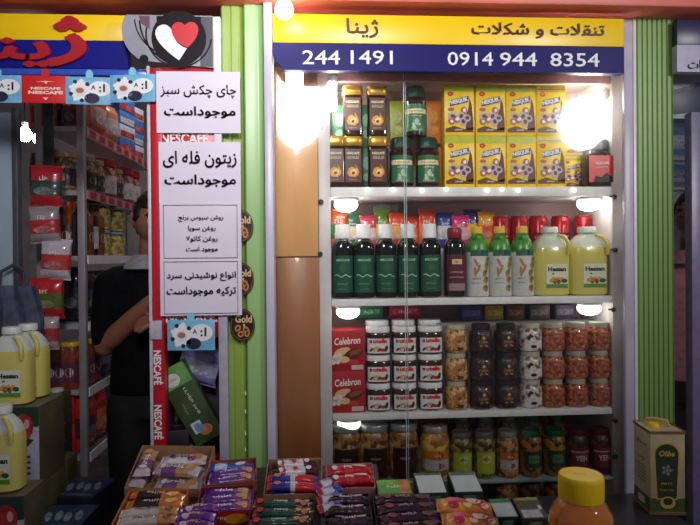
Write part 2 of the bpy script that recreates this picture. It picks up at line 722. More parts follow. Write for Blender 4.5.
def price_card(kind='blue'):
    w, h = 0.146, 0.087
    t = thing('price_card', '', 'price card', group='cards hanging under the doorway sign')
    base = SKY if kind == 'blue' else M((214, 34, 38), 0.4, noise=0.05)
    MB().bx(-w / 2, 0, -h, w / 2, 0.0012, 0, base, 0.0003).build('card', t)
    MB().prism([(-0.011, -0.004), (0.011, -0.004), (0.011, 0.012), (0.005, 0.022), (-0.005, 0.022), (-0.011, 0.012)], -0.002, 0.0, TAB if kind == 'blue' else base).build('tab', t)
    a = Art()
    if kind == 'blue':
        cup_art(a, w, h)
    else:
        cream = M((238, 222, 200), 0.4, noise=0)
        a.text('NESCAFE', 0, h * 0.53, h * 0.1, cream, 1, w=w * 0.62, bold=0.05)
        a.text('NESCAFE', 0, h * 0.38, h * 0.12, cream, 1, w=w * 0.72, bold=0.05)
        a.poly([(-0.006, h * 0.78), (0.006, h * 0.78), (0.002, h * 0.68)], cream)
        a.poly([(-0.03, h * 0.76), (0.03, h * 0.78), (0.0, h * 0.8)], cream)
        a.poly([(-0.008, h * 0.2), (0.008, h * 0.2), (0, h * 0.1)], cream)
    a.build('card_print', flat(0, 0, -h), t)
    return t


for px, py, kind, lab, rz in ((-2, 75, 'blue', 'light blue coffee price card cut off by the picture edge under the doorway sign', 0.0),
                              (45.5, 75.5, 'red', 'red card hanging from the blue rail under the doorway sign', 0.03),
                              (89.5, 77.0, 'blue', 'light blue coffee price card hanging between the red card and the coffee stand', 0.05),
                              (132.5, 74.5, 'blue', 'light blue coffee price card hanging against the edge of the coffee stand', -0.12)):
    o = put(price_card, P(px, py, 1.975 if px < 120 else 1.955), lab, rz, key='price_card_' + kind, kind=kind)

# ------------------------------------------------------------------ coffee stand with notices
YS = 1.965
st = thing('coffee_stand', 'tall red coffee stand with white lettering and a mug emblem beside the doorway', 'display stand', (X(188, YS), YS, 0))
sX = lambda px: X(px, YS, 200) - X(188, YS)
sZ = lambda py: Z(py, YS, 188)
RED = M((190, 18, 34), 0.35, noise=0.06, scale=10)
GREYM = M((150, 150, 158), 0.4, noise=0.08, scale=12)
DGREY = M((72, 68, 78), 0.45, noise=0.1, scale=10)
MB().bx(sX(151), 0, 0, sX(163), 0.03, sZ(68), RED, 0.002).build('red_rail', st)
MB().bx(sX(147.6), 0.002, 0, sX(150.8), 0.03, sZ(66), M((190, 196, 200), 0.3, noise=0.05), 0.001).build('edge_strip', st)
MB().bx(sX(217), 0.0, 0, sX(226), 0.03, sZ(142), M((176, 172, 184), 0.4, noise=0.06), 0.002).build('grey_rail', st)
MB().bx(sX(163.2), 0.008, sZ(338), sX(216.8), 0.02, sZ(67), RED, 0.001).build('poster_panel', st)
MB().bx(sX(215), 0.001, sZ(142), sX(222), 0.03, sZ(16), WHITE, 0.001).build('white_rail', st)
MB().bx(sX(163), 0.17, 0, sX(217), 0.185, sZ(338), M((52, 46, 52), 0.6, noise=0.15), 0.001).build('niche_back', st)
MB().bx(sX(216.5), 0.03, 0, sX(219), 0.185, sZ(338), M((96, 94, 104), 0.5, noise=0.1), 0.001).build('niche_side', st)
MB().bx(sX(161), 0.03, 0, sX(163.2), 0.185, sZ(338), M((70, 40, 46), 0.5, noise=0.1), 0.001).build('niche_side', st)
MB().bx(sX(161), 0.0, sZ(476), sX(219), 0.18, sZ(471), RED, 0.002).build('niche_shelf', st)
# header plaque: round at its outer end
pts = [(sX(215), sZ(68)), (sX(215), sZ(16))]
cxp, czp = sX(158), sZ(31)
rr = sX(158) - sX(124)
for k in range(0, 17):
    a = R(115 + k * (246 - 115) / 16)
    q = (cxp + rr * math.cos(a), czp + rr * math.sin(a))
    pts.append((q[0], min(max(q[1], sZ(68)), sZ(16))))
MB().prism(pts, -0.004, 0.012, GREYM).build('header_plaque', st)
a = Art()
DK = M((24, 18, 23), 0.6, noise=0.05, spec=0.2)
a.rect(sX(202), sZ(67), sX(214.5), sZ(17), DGREY, 0)
a.poly([(sX(141), sZ(17)), (sX(152), sZ(17)), (sX(152), sZ(30)), (sX(144), sZ(25))], M((112, 70, 84), 0.4, noise=0.05), 0)
a.ring(sX(181), sZ(35), 0.1, 0.105, DK, 1, 30, R(168), R(352))
a.ring(sX(190), sZ(20), 0.148, 0.153, DK, 2, 24, R(182), R(262))
a.ring(sX(176), sZ(18), 0.12, 0.124, DK, 2, 24, R(184), R(244))
a.ell(sX(181), sZ(39), 0.086, 0.088, DK, 1, n=34)
a.rect(sX(159), sZ(38), sX(203), sZ(17), DK, 2)
# mug emblem: white half, red half
WH = PW


def bez(p0, p1, p2, p3, n=9):
    return [tuple((1 - t) ** 3 * p0[i] + 3 * (1 - t) ** 2 * t * p1[i] + 3 * (1 - t) * t * t * p2[i] + t ** 3 * p3[i] for i in (0, 1)) for t in [k / n for k in range(n + 1)]]


q = lambda x, y: (sX(x), sZ(y))
white = bez(q(181, 61), q(172, 55), q(150, 38), q(160, 28)) + bez(q(160, 28), q(166, 23), q(172, 26), q(174.5, 32)) + bez(q(174.5, 32), q(176, 42), q(182, 47), q(189, 49))
red = bez(q(190, 48), q(180, 46), q(172, 36), q(174, 28)) + bez(q(174, 28), q(177, 21), q(184, 22), q(187, 26)) + bez(q(187, 26), q(192, 20), q(200, 22), q(200.5, 30)) + bez(q(200.5, 30), q(200, 38), q(195, 43), q(190, 48))
a.poly(white, WH, 4)
a.poly(red, M((206, 24, 40), 0.4, noise=0), 5)
a.ell(sX(146), sZ(60), 0.014, 0.014, DK, 3)
a.build('header_print', flat(-0.004), st)
a = Art()
a.text('NESCAFE.', sX(186), sZ(138), 0.034, PW, 1, w=sX(210) - sX(160), bold=0.03)
a.build('lettering', flat(0.008), st)
a = Art()
a.text('NESCAFE.', sX(190), sZ(317.5), 0.034, PW, 1, w=sX(215) - sX(163), bold=0.03)
a.build('lettering', flat(0.008), st)
a = Art()
a.text('NESCAFÉ', sX(156.5), sZ(367), 0.03, PW, 1, w=0.11, rot=-PI / 2, bold=0.03)
a.build('lettering', flat(0.0), st)
a = Art()
a.text('NESCAFÉ', sX(156.5), sZ(421.5), 0.03, PW, 1, w=0.11, rot=-PI / 2, bold=0.03)
a.build('lettering', flat(0.0), st)
MB().bx(sX(148.2), -0.006, sZ(339), sX(161), -0.0005, sZ(320), M((182, 178, 190), 0.35, noise=0.12, scale=30), 0.003).build('clamp', st)

# four notices
PAPER = M((226, 218, 230), 0.6, noise=0.04, scale=4)
PINK = M((66, 58, 74), 0.6, noise=0)


def notice(label, quad, Y, lines, border):
    """quad: px corners top-left, bottom-right"""
    x0, y0, x1, y1 = quad
    xa, xb = X(x0, Y, y0), X(x1, Y, y0)
    pm = (x0 + x1) / 2
    za, zb = Z(y1, Y, pm), Z(y0, Y, pm)
    t = thing('paper_notice', label, 'notice', ((xa + xb) / 2, Y, za), group='paper notices stuck on the coffee stand')
    w, h = xb - xa, zb - za
    mb = MB()
    n = 8
    vs, fs = [], []
    cr = rnd.uniform(0.5, 1.5)
    for side in (0, 1):
        for j in range(n + 1):
            for i in range(n + 1):
                u, v = i / n, j / n
                e = 0.0014 * cr * math.sin(u * 3.1) * math.sin(v * 2.7 + cr)
                vs.append(((u - 0.5) * w, e + side * 0.0004, v * h))
    k = (n + 1) ** 2
    for j in range(n):
        for i in range(n):
            q0 = j * (n + 1) + i
            fs.append([q0, q0 + 1, q0 + n + 2, q0 + n + 1])
            fs.append([k + q0, k + q0 + n + 1, k + q0 + n + 2, k + q0 + 1])
    rim = [i for i in range(n + 1)] + [j * (n + 1) + n for j in range(1, n + 1)] + [n * (n + 1) + i for i in range(n - 1, -1, -1)] + [j * (n + 1) for j in range(n - 1, 0, -1)]
    for a_, b_ in zip(rim, rim[1:] + rim[:1]):
        fs.append([a_, k + a_, k + b_, b_])
    mb.add(vs, fs, PAPER)
    mb.build('paper', t)
    a = Art()
    for tx, cxn, cyn, hh, wn, bold in lines:
        u = X(cxn, Y, cyn) - (xa + xb) / 2
        v = Z(cyn, Y, cxn) - za
        a.text(tx, u, v, hh, PINK if hh > 0.02 else INK, 1, w=wn, bold=bold)
    if border:
        for (u0, v0, u1, v1) in ((0.012, 0.006, w - 0.012, 0.0075), (0.012, h - 0.0075, w - 0.012, h - 0.006), (0.012, 0.006, 0.0135, h - 0.006), (w - 0.0135, 0.006, w - 0.012, h - 0.006)):
            a.rect(u0 - w / 2, v0, u1 - w / 2, v1, INK, 1)
    a.build('lettering', flat(-0.0018), t)
    # strips of clear tape at the corners
    return t


pw = lambda d: d / 606 * 1.95
notice('topmost white notice with two large lines of grey Persian writing', (156, 71.5, 240, 133), 1.9605,
       [('چای چکش سبز', 198.5, 91.5, pw(13.5), pw(74), 0.01), ('موجوداست', 200, 112.5, pw(12), pw(70), 0.03)], False)
notice('white notice second from the top, large Persian writing, below the red lettered gap', (158.5, 142, 240.5, 203), 1.958,
       [('زیتون فله ای', 200, 159.5, pw(17), pw(72), 0.02), ('موجوداست', 200.5, 181, pw(13), pw(70), 0.03)], False)
notice('white notice with a thin border and four short lines of small Persian writing', (159.5, 203, 241, 260), 1.9555,
       [('روغن سبوس برنج', 201, 218.5, pw(6.5), pw(44), 0.02), ('روغن سویا', 202, 228.5, pw(6), pw(27), 0.02), ('روغن کانولا', 202, 239, pw(6.5), pw(31), 0.02), ('موجود است', 202, 249.5, pw(6), pw(31), 0.03)], True)
notice('lowest white notice with a thin border and two bold lines of Persian writing', (160, 259.5, 241.5, 315.5), 1.953,
       [('انواع نوشیدنی سرد', 201.5, 276.5, pw(9.5), pw(68), 0.03), ('ترکیه موجوداست', 201.5, 291.5, pw(10), pw(68), 0.03)], True)

# wobbling card and goods in the niche of the stand
o = put(price_card, P(191, 320, 1.935), 'light blue coffee price card stuck below the lowest white notice', -0.05, key='price_card_blue', scale=(1.02, 1, 1.1))
o['group'] = 'cards hanging under the doorway sign'

# round stickers
def round_sticker():
    t = thing('round_sticker', '', 'sticker', group='round coffee stickers on the green panel')
    MB().lathe([(0.001, 0), (0.043, 0), (0.043, 0.0012), (0.001, 0.0012)], M((36, 26, 20), 0.35, noise=0.1), 36, Matrix.Rotation(PI / 2, 4, 'X')).build('disc', t)
    a = Art()
    gold = M((222, 190, 130), 0.4, noise=0)
    a.ring(0, 0, 0.038, 0.0405, M((120, 84, 44), 0.4, noise=0), 1)
    a.text('Gold', 0.004, 0.016, 0.02, gold, 2, w=0.058, bold=0.03)
    for x, z, r in ((-0.016, -0.008, 0.4), (0.012, -0.012, -0.3), (0.016, -0.022, 0.9), (-0.006, -0.024, 0.2)):
        a.ell(x, z, 0.011, 0.0085, M((196, 130, 70), 0.4, noise=0), 2, r)
        a.ell(x, z, 0.006, 0.004, M((84, 46, 24), 0.4, noise=0), 3, r)
    a.rect(0.002, -0.004, 0.009, 0.003, M((236, 180, 70), 0.4, noise=0), 3)
    a.build('sticker_print', flat(-0.0012), t)
    return t


for px, py, lab in ((241, 226, 'brown round coffee sticker beside the small-print notice'), (241.5, 279, 'brown round coffee sticker beside the lowest bold notice'),
                    (242.5, 325, 'brown round coffee sticker fully in view below the notices')):
    put(round_sticker, P(px, py, 1.978), lab, scale=(0.93, 1, 1.22))
# ================================================================== the glazed display cabinet
YC = 2.12          # front of the shelving
YB = 2.40          # its back
GL = 2.096         # the sliding panes
cab = thing('display_cabinet', 'tall white built-in display cabinet with glass doors and shelves of groceries', 'cabinet', (0, 0, 0))
cx = lambda px: X(px, YC)
zA, zB = Z(70, YC), 0.42
SIDE = M((214, 212, 210), 0.5, noise=0.05, scale=9)
CREAM = M((224, 172, 114), 0.35, noise=0.06, scale=5, coat=0.3, stretch=(4, 1, 0.6))
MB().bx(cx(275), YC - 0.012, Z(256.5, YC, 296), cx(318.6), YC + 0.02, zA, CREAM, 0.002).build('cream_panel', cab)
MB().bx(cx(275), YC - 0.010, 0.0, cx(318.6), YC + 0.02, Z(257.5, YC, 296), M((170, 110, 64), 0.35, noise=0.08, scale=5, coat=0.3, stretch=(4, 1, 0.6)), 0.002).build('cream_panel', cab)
for a_, b_ in ((319, 331), (612.5, 624.5)):
    MB().bx(cx(a_), YC, zB - 0.4, cx(b_), YC + 0.03, zA, FRAME, 0.003).build('upright', cab)
MB().bx(cx(322), YC + 0.031, zB - 0.4, cx(330), YB, zA, SIDE).build('side_panel', cab)
MB().bx(cx(613.5), YC + 0.031, zB - 0.4, cx(619), YB, zA, SIDE).build('side_panel', cab)
MB().bx(cx(322), YB, zB - 0.4, cx(619), YB + 0.012, zA, M((186, 154, 154), 0.4, noise=0.08, scale=6)).build('back_panel', cab)  # pink tint puts the reflected red into the panel's colour
MB().bx(cx(331.3), YC + 0.002, Z(82.5, YC, 470), cx(612.3), YC + 0.016, zA - 0.0005, M((168, 128, 126), 0.45, noise=0.08), 0.002).build('header_board', cab)  # mauve takes the red reflection into the strip's colour
MB().bx(cx(320), YC, zA, cx(624), YB, zA + 0.02, SIDE).build('top_board', cab)
MB().bx(X(585, YB - 0.02), YB - 0.02, zB, X(592, YB - 0.02), YB - 0.001, zA, FRAME, 0.002).build('rear_upright', cab)
SH = []
for (yt, yb) in ((187, 196.5), (297.5, 304.5), (411, 417.5), (481, 484), (534, 540)):
    z1, z0 = Z(yt, YC, 470), Z(yb, YC, 470)
    SH.append(z1)
    MB().bx(cx(331.2), YC - 0.002, z0, cx(612.3), YB - 0.021, z1, WHITE if yt < 480 else M((170, 186, 184), 0.1, noise=0.03), 0.002).build('shelf', cab)
S1, S2, S3, S4, S5 = SH
CLIP = M((40, 36, 40), 0.4, noise=0.1)
for px, py in ((613, 197), (614, 250), (612, 309.5), (614, 420), (614, 456), (321, 128), (321, 202), (320, 254)):
    p = P(px, py, YC)
    mb = MB()
    mb.lathe([(0.004, 0), (0.008, 0.004), (0.009, 0.012), (0.006, 0.017)], CLIP, 12, Matrix.Rotation(PI / 2, 4, 'X'))
    mb.box((-0.009, -0.006, 0.001), (0.016, 0.006, 0.007), CLIP, 0.002)
    mb.build('shelf_clip', cab, loc=(p.x, YC - 0.0005, p.z))
# sliding panes with a polished edge
GLASS = glass_mat()
zg0, zg1 = 0.32, Z(69, GL, 450)
EDGE = M((196, 214, 214), 0.15, noise=0.02)
for k, (a_, b_) in enumerate(((275.5, 407), (405, 624))):
    y = GL - 0.012 * k
    gp = MB().bx(X(a_, y), y, zg0, X(b_, y), y + 0.005, zg1, GLASS).build('glass_door', cab)
    ex = X(407, GL) if k == 0 else X(405, y)
    MB().bx(ex - 0.0008, y - 0.0002, zg0, ex + 0.0008, y + 0.0052, zg1, EDGE).build('glass_edge', gp)

# ------------------------------------------------------------------ lamps of the cabinet
def LAMP(s, c=(255, 250, 246)):
    return M(c, 0.3, noise=0.0, emit=s)


def puck(px, py, zsh, power, label):
    p = P(px, py, YC + 0.05)
    t = thing('puck_light', label, 'lamp', (p.x, p.y, zsh), group='round lamps under the cabinet shelves')
    MB().lathe([(0.044, 0), (0.046, -0.006), (0.043, -0.010)], FRAME, 28).build('mount', t)
    MB().lathe([(0.038, -0.0102), (0.043, -0.02), (0.041, -0.032), (0.031, -0.043), (0.014, -0.049), (0.002, -0.05)], LAMP(power), 28).build('diffuser', t)
    return t


zu = [Z(196.5, YC, 470), Z(304.5, YC, 470), Z(417.5, YC, 470)]
puck(346, 199, zu[0], 9.0, 'glowing round lamp under the top shelf above the first green-labelled bottles')
puck(589, 197, zu[0], 9.0, 'glowing round lamp under the top shelf above the oil jugs')
puck(348, 311, zu[1], 4.0, 'glowing round lamp above the red gift boxes of the middle bay')
puck(589, 308, zu[1], 4.0, 'glowing round lamp above the nut jars nearest the white upright')
puck(349, 424, zu[2], 1.6, 'glowing round lamp above the big jar beside the cream panel')


def energy_lamp(loc, ang, power, label, L=0.12):
    """compact lamp: cap, ballast and two bent tubes"""
    t = thing('energy_saving_lamp', label, 'lamp', loc, group='energy saving lamps in the cabinet corners')
    t.rotation_euler = (0, ang, 0)
    MB().lathe([(0.012, 0), (0.013, 0.02), (0.02, 0.026), (0.022, 0.045), (0.018, 0.05)], WHITE, 18).build('ballast', t)
    for s in (-1, 1):
        pts = [(s * 0.009, -0.008, 0.048), (s * 0.009, -0.008, 0.05 + L - 0.008)] + [(s * 0.009, -0.008 * math.cos(a), 0.05 + L - 0.008 + 0.008 * math.sin(a)) for a in (0.6, 1.2, 1.57, 1.94, 2.5)] + [(s * 0.009, 0.008, 0.05 + L - 0.008), (s * 0.009, 0.008, 0.048)]
        MB().tube(pts, 0.0062, LAMP(power), 8).build('lamp_tube', t)
    return t


p = P(612, 90, 2.15)
energy_lamp((p.x - 0.002, 2.15, p.z), R(-112), 55, 'glowing energy saving lamp in the upper cabinet corner beside the fluted green pillar', 0.10)
p = P(332, 80, 2.13)
energy_lamp((p.x, 2.13, zA - 0.001), R(180), 50, 'glowing energy saving lamp in the upper cabinet corner beside the cream panel', 0.09)
# glowing plate added for a bright reflection over the cream panel
p0, p1 = P(286, 61, 2.1), P(303.5, 103, 2.1)
t = thing('glare_plate', 'bright rectangular glare plate on the cream panel below the sign', 'lamp', ((p0.x + p1.x) / 2, YC - 0.012, p1.z))
w, h = p1.x - p0.x, p0.z - p1.z
MB().bx(-w / 2 - 0.002, -0.012, -0.003, w / 2 + 0.002, 0, h + 0.003, FRAME, 0.002).build('plate_housing', t)
MB().bx(-w / 2, -0.018, 0, w / 2, -0.0122, h, LAMP(14), 0.003).build('diffuser', t)
# lamp hanging from the soffit before the sign
p = P(284, 2, 1.92)
t = thing('hanging_bulb', 'bright white bulb glowing under the salmon soffit at the corner of the yellow sign', 'lamp', (p.x, 1.92, zt + 0.012))
MB().lathe([(0.016, 0), (0.017, -0.018), (0.014, -0.022)], WHITE, 18).bx(-0.006, 0.01, -0.016, 0.006, 0.036, -0.004, WHITE, 0.001).build('socket', t)
MB().lathe([(0.013, -0.0222), (0.018, -0.03), (0.026, -0.045), (0.029, -0.058), (0.026, -0.072), (0.015, -0.083), (0.002, -0.087)], LAMP(18), 22).build('bulb', t)
# glowing beads, added in place of reflected specks, along the top shelf front
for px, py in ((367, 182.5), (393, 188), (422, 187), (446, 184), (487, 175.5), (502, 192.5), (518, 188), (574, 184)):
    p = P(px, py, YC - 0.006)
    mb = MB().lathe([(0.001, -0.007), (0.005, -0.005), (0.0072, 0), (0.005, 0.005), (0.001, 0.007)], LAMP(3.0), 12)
    o = mb.build('glint_bead', None, loc=(p.x, YC - 0.0095, S1 - 0.008 + rnd.uniform(-0.006, 0.006)))
    tag(o, 'tiny white glint bead on the top cabinet shelf edge, ' + ORD[len([q for q in COL.objects if q.name.startswith('glint_bead')]) - 1] + ' from the cream panel', 'light', 'tiny glint beads on the top cabinet shelf')

# ================================================================== goods: makers, front towards -y, standing on z = 0
GOLD = M((206, 160, 70), 0.25, metal=0.6, noise=0.06)
COFFEE = M((52, 28, 20), 0.15, noise=0.25, scale=120, coat=0.8)
BROWNL = M((74, 32, 26), 0.3, noise=0.06)
CREAMP = M((232, 214, 176), 0.45, noise=0)
FLAME = M((226, 150, 60), 0.4, noise=0)
FLAME2 = M((246, 206, 120), 0.4, noise=0)
DKGREEN = M((18, 58, 44), 0.35, noise=0.1)
MIDGREEN = M((40, 108, 72), 0.35, noise=0.08)
YELLOW = M((246, 208, 30), 0.35, noise=0.04)
LIME = M((186, 196, 44), 0.35, noise=0.06)


def gold_jar():
    t = thing('coffee_jar', '', 'coffee jar', group='gold-lidded coffee jars')
    MB().lathe([(0.03, 0), (0.036, 0.004), (0.037, 0.02), (0.0345, 0.06), (0.035, 0.1), (0.036, 0.128), (0.03, 0.136)], COFFEE, 32, power=5, sy=0.8).build('body', t)
    MB().lathe([(0.0345, 0.136), (0.0365, 0.139), (0.0365, 0.164), (0.034, 0.168), (0.001, 0.168)], GOLD, 32, power=5, sy=0.8).build('lid', t)
    a = Art()
    a.rect(-0.028, 0.018, 0.028, 0.126, BROWNL, 0, 3, 3)
    a.text('NESCAFE', 0, 0.112, 0.008, CREAMP, 1, w=0.044, bold=0.03)
    a.text('GOLD', 0, 0.098, 0.009, CREAMP, 1, w=0.04, bold=0.0)
    a.poly([(-0.022, 0.048), (-0.014, 0.036), (0.008, 0.034), (0.02, 0.044), (0.02, 0.056), (0.006, 0.078), (0.01, 0.062), (-0.004, 0.068), (-0.016, 0.062)], FLAME, 1)
    a.ell(0.002, 0.05, 0.012, 0.01, FLAME2, 2, 0.4)
    a.ell(0.0, 0.047, 0.006, 0.005, BROWNL, 3, 0.4)
    a.text('CAFE', 0, 0.026, 0.005, FLAME, 1, w=0.03)
    a.build('label_print', flat(-0.0298), t)
    return t


def green_jar():
    t = thing('coffee_jar', '', 'coffee jar', group='dark green lidded coffee jars')
    prof = [(0.034, 0), (0.042, 0.005), (0.0435, 0.03), (0.0425, 0.06), (0.0395, 0.09), (0.041, 0.108), (0.043, 0.12), (0.036, 0.131)]
    MB().lathe(prof, COFFEE, 32).build('body', t)
    MB().lathe([(0.032, 0.131), (0.0385, 0.133), (0.037, 0.165), (0.033, 0.17), (0.001, 0.17)], DKGREEN, 8).build('lid', t)

    def rf(v):
        for (r0, z0), (r1, z1) in zip(prof, prof[1:]):
            if z0 <= v <= z1:
                return r0 + (r1 - r0) * (v - z0) / (z1 - z0) + 0.0004
        return 0.043
    a = Art()
    a.rect(-0.046, 0.016, 0.046, 0.108, MIDGREEN, 0, 12, 14)
    a.rect(-0.046, 0.076, 0.046, 0.092, CREAMP, 1, 12, 2)
    a.text('JACOBS', 0, 0.084, 0.009, DKGREEN, 2, w=0.056, bold=0.03)
    a.text('Kronung', 0, 0.068, 0.007, CREAMP, 1, w=0.04)
    for i in range(5):
        a.ell(-0.004 + 0.009 * math.cos(i * 1.3), 0.04 + 0.012 * math.sin(i * 1.7), 0.009, 0.005, M((168, 196, 160), 0.4, noise=0), 1, i)
    a.ell(0.02, 0.034, 0.014, 0.02, DKGREEN, 1, 0.5)
    a.text('GUNLUK', 0, 0.022, 0.005, CREAMP, 1, w=0.045)
    a.build('label_print', around(rf), t)
    return t


def cocoa_box(red=False):
    t = thing('cocoa_box', '', 'box', group='yellow boxes of cocoa powder')
    w, d, h = 0.108, 0.06, 0.176
    MB().bx(-w / 2, -d / 2, 0, w / 2, d / 2, h, YELLOW, 0.0012).build('carton', t)
    a = Art()
    top = PR if red else LIME
    a.rect(-w / 2 + 0.001, h * 0.86, w / 2 - 0.001, h - 0.001, LIME, 0)
    if red:
        a.rect(-w / 2 + 0.001, h * 0.9, w / 2 - 0.001, h - 0.014, M((226, 44, 40), 0.4, noise=0), 1)
    br = M((96, 44, 30), 0.4, noise=0)
    a.poly([(-0.05, 0.012), (0.05, 0.012), (0.05, 0.03), (0.02, 0.022), (-0.02, 0.034), (-0.05, 0.024)], br)
    a.poly([(0.022, 0.02), (0.05, 0.02), (0.05, 0.05), (0.044, 0.11), (0.036, 0.13), (0.034, 0.1), (0.024, 0.07)], br)
    bl = M((40, 48, 150), 0.35, noise=0)
    a.poly([(-0.034, 0.1), (0.032, 0.115), (0.034, 0.137), (-0.032, 0.122)], bl, 2)
    a.text('NESQUIK', 0, 0.1185, 0.0175, PW, 3, w=0.064, rot=0.22, bold=0.05)
    a.ell(-0.032, 0.143, 0.011, 0.008, PR, 1)
    a.text('20', -0.032, 0.143, 0.007, YELLOW, 2, bold=0.03)
    grey = M((188, 176, 190), 0.4, noise=0)
    pk = M((176, 92, 104), 0.4, noise=0)
    for i, (x, z, r) in enumerate(((-0.026, 0.066, 0.013), (-0.01, 0.056, 0.012), (0.004, 0.066, 0.013), (0.016, 0.086, 0.011), (0.012, 0.048, 0.013), (-0.03, 0.048, 0.01), (0.026, 0.06, 0.012))):
        r *= 1.25
        a.ell(x, z, r, r * 0.85, grey if i % 2 == 0 else pk, 3 + i % 3, i * 0.5)
        a.ell(x + 0.002, z + 0.001, r * 0.5, r * 0.4, PW if i % 2 else br, 6, i * 0.5)
    a.ell(-0.03, 0.09, 0.012, 0.006, pk, 2)
    a.text('kakao', -0.002, 0.0205, 0.009, PW, 3, w=0.03)
    a.build('front_print', flat(-d / 2), t)
    return t


def tall_carton(rgb, label_rgb):
    t = thing('packet', '', 'packet', group='plain cartons at the back of the top shelf')
    MB().bx(-0.027, -0.02, 0, 0.027, 0.02, 0.158, M(rgb, 0.4, noise=0.1, scale=18), 0.002).build('carton', t)
    a = Art()
    a.ell(0, 0.1, 0.016, 0.024, M(label_rgb, 0.4, noise=0.15, scale=60), 1)
    a.ell(0.002, 0.05, 0.018, 0.016, M(label_rgb, 0.4, noise=0.15, scale=60), 1)
    a.build('front_print', flat(-0.02), t)
    return t


def red_jar():
    t = thing('coffee_jar', '', 'coffee jar')
    MB().lathe([(0.04, 0), (0.049, 0.005), (0.0495, 0.03), (0.0485, 0.1), (0.0495, 0.118), (0.04, 0.132)], COFFEE, 32, power=3.2, sy=0.9).build('body', t)
    MB().lathe([(0.04, 0.132), (0.046, 0.135), (0.045, 0.168), (0.041, 0.172), (0.001, 0.172)], M((44, 44, 60), 0.3, noise=0.1), 32).build('lid', t)
    a = Art()
    rd = M((214, 46, 44), 0.35, noise=0.05)
    a.rect(-0.045, 0.016, 0.045, 0.112, rd, 0, 6, 4)
    a.poly([(-0.03, 0.016), (0.042, 0.016), (0.042, 0.034), (0.02, 0.05), (0.0, 0.034), (-0.02, 0.04)], BLACK, 1)
    a.text('NESCAFE', 0.004, 0.084, 0.009, PW, 1, w=0.05, bold=0.03)
    a.text('CLASSIC', 0.004, 0.07, 0.006, PW, 1, w=0.044)
    a.build('label_print', flat(-0.0448), t)
    return t


DGLASS = M((12, 20, 16), 0.06, noise=0.1, coat=1.0)


def syrup_bottle(kind='green'):
    t = thing('syrup_bottle', '', 'bottle', group='dark bottles on the second shelf')
    MB().lathe([(0.034, 0), (0.0385, 0.004), (0.039, 0.02), (0.039, 0.172), (0.0378, 0.188), (0.033, 0.2), (0.026, 0.207), (0.0225, 0.211), (0.0225, 0.225)], DGLASS, 40, power=2.7).build('body', t)
    if kind == 'green':
        MB().lathe([(0.0245, 0.212), (0.0262, 0.214), (0.0262, 0.234), (0.0252, 0.236), (0.0252, 0.26), (0.0235, 0.263), (0.001, 0.2635)], WHITE, 24).build('cap', t)
        base, ln = M((26, 82, 60), 0.35, noise=0.06), M((176, 206, 190), 0.4, noise=0)
    else:
        MB().lathe([(0.0245, 0.212), (0.026, 0.214), (0.026, 0.245), (0.0235, 0.249), (0.001, 0.25)], M((150, 30, 44), 0.35, noise=0.05), 24).build('cap', t)
        base, ln = M((92, 26, 46), 0.35, noise=0.06), M((214, 190, 190), 0.4, noise=0)
    a = Art()
    rad = 0.0396
    a.rect(-0.04, 0.022, 0.04, 0.152, base, 0, 14, 1)
    if kind == 'green':
        a.text('MECCAFE', 0, 0.136, 0.008, ln, 1, w=0.046, bold=0.02)
        pts = [(-0.03 + 0.06 * k / 16, 0.079 + 0.004 * math.sin(k * 0.75)) for k in range(17)]
        a.items.append((pts + [(x, y + 0.0032) for x, y in pts], [[k, k + 1, 18 + k, 17 + k] for k in range(16)], ln, 1))
        a.ell(0, 0.108, 0.012, 0.016, M((34, 98, 64), 0.35, noise=0), 1)
        a.text('SYRUP', 0, 0.052, 0.007, M((110, 170, 140), 0.4, noise=0), 1, w=0.038)
        a.text('700 ml', 0, 0.034, 0.005, M((110, 170, 140), 0.4, noise=0), 1, w=0.03)
    else:
        a.rect(-0.018, 0.118, 0.018, 0.136, M((222, 190, 130), 0.4, noise=0), 1, 4, 1)
        a.text('vie', 0, 0.127, 0.009, base, 2)
        a.rect(-0.03, 0.024, 0.03, 0.05, M((150, 120, 130), 0.4, noise=0.0), 1, 8, 1)
        a.text('NARSHARAB', 0, 0.09, 0.007, ln, 1, w=0.05)
        a.text('POMEGRANATE', 0, 0.072, 0.006, ln, 1, w=0.054)
    a.build('label_print', around(rad, power=2.7), t)
    return t


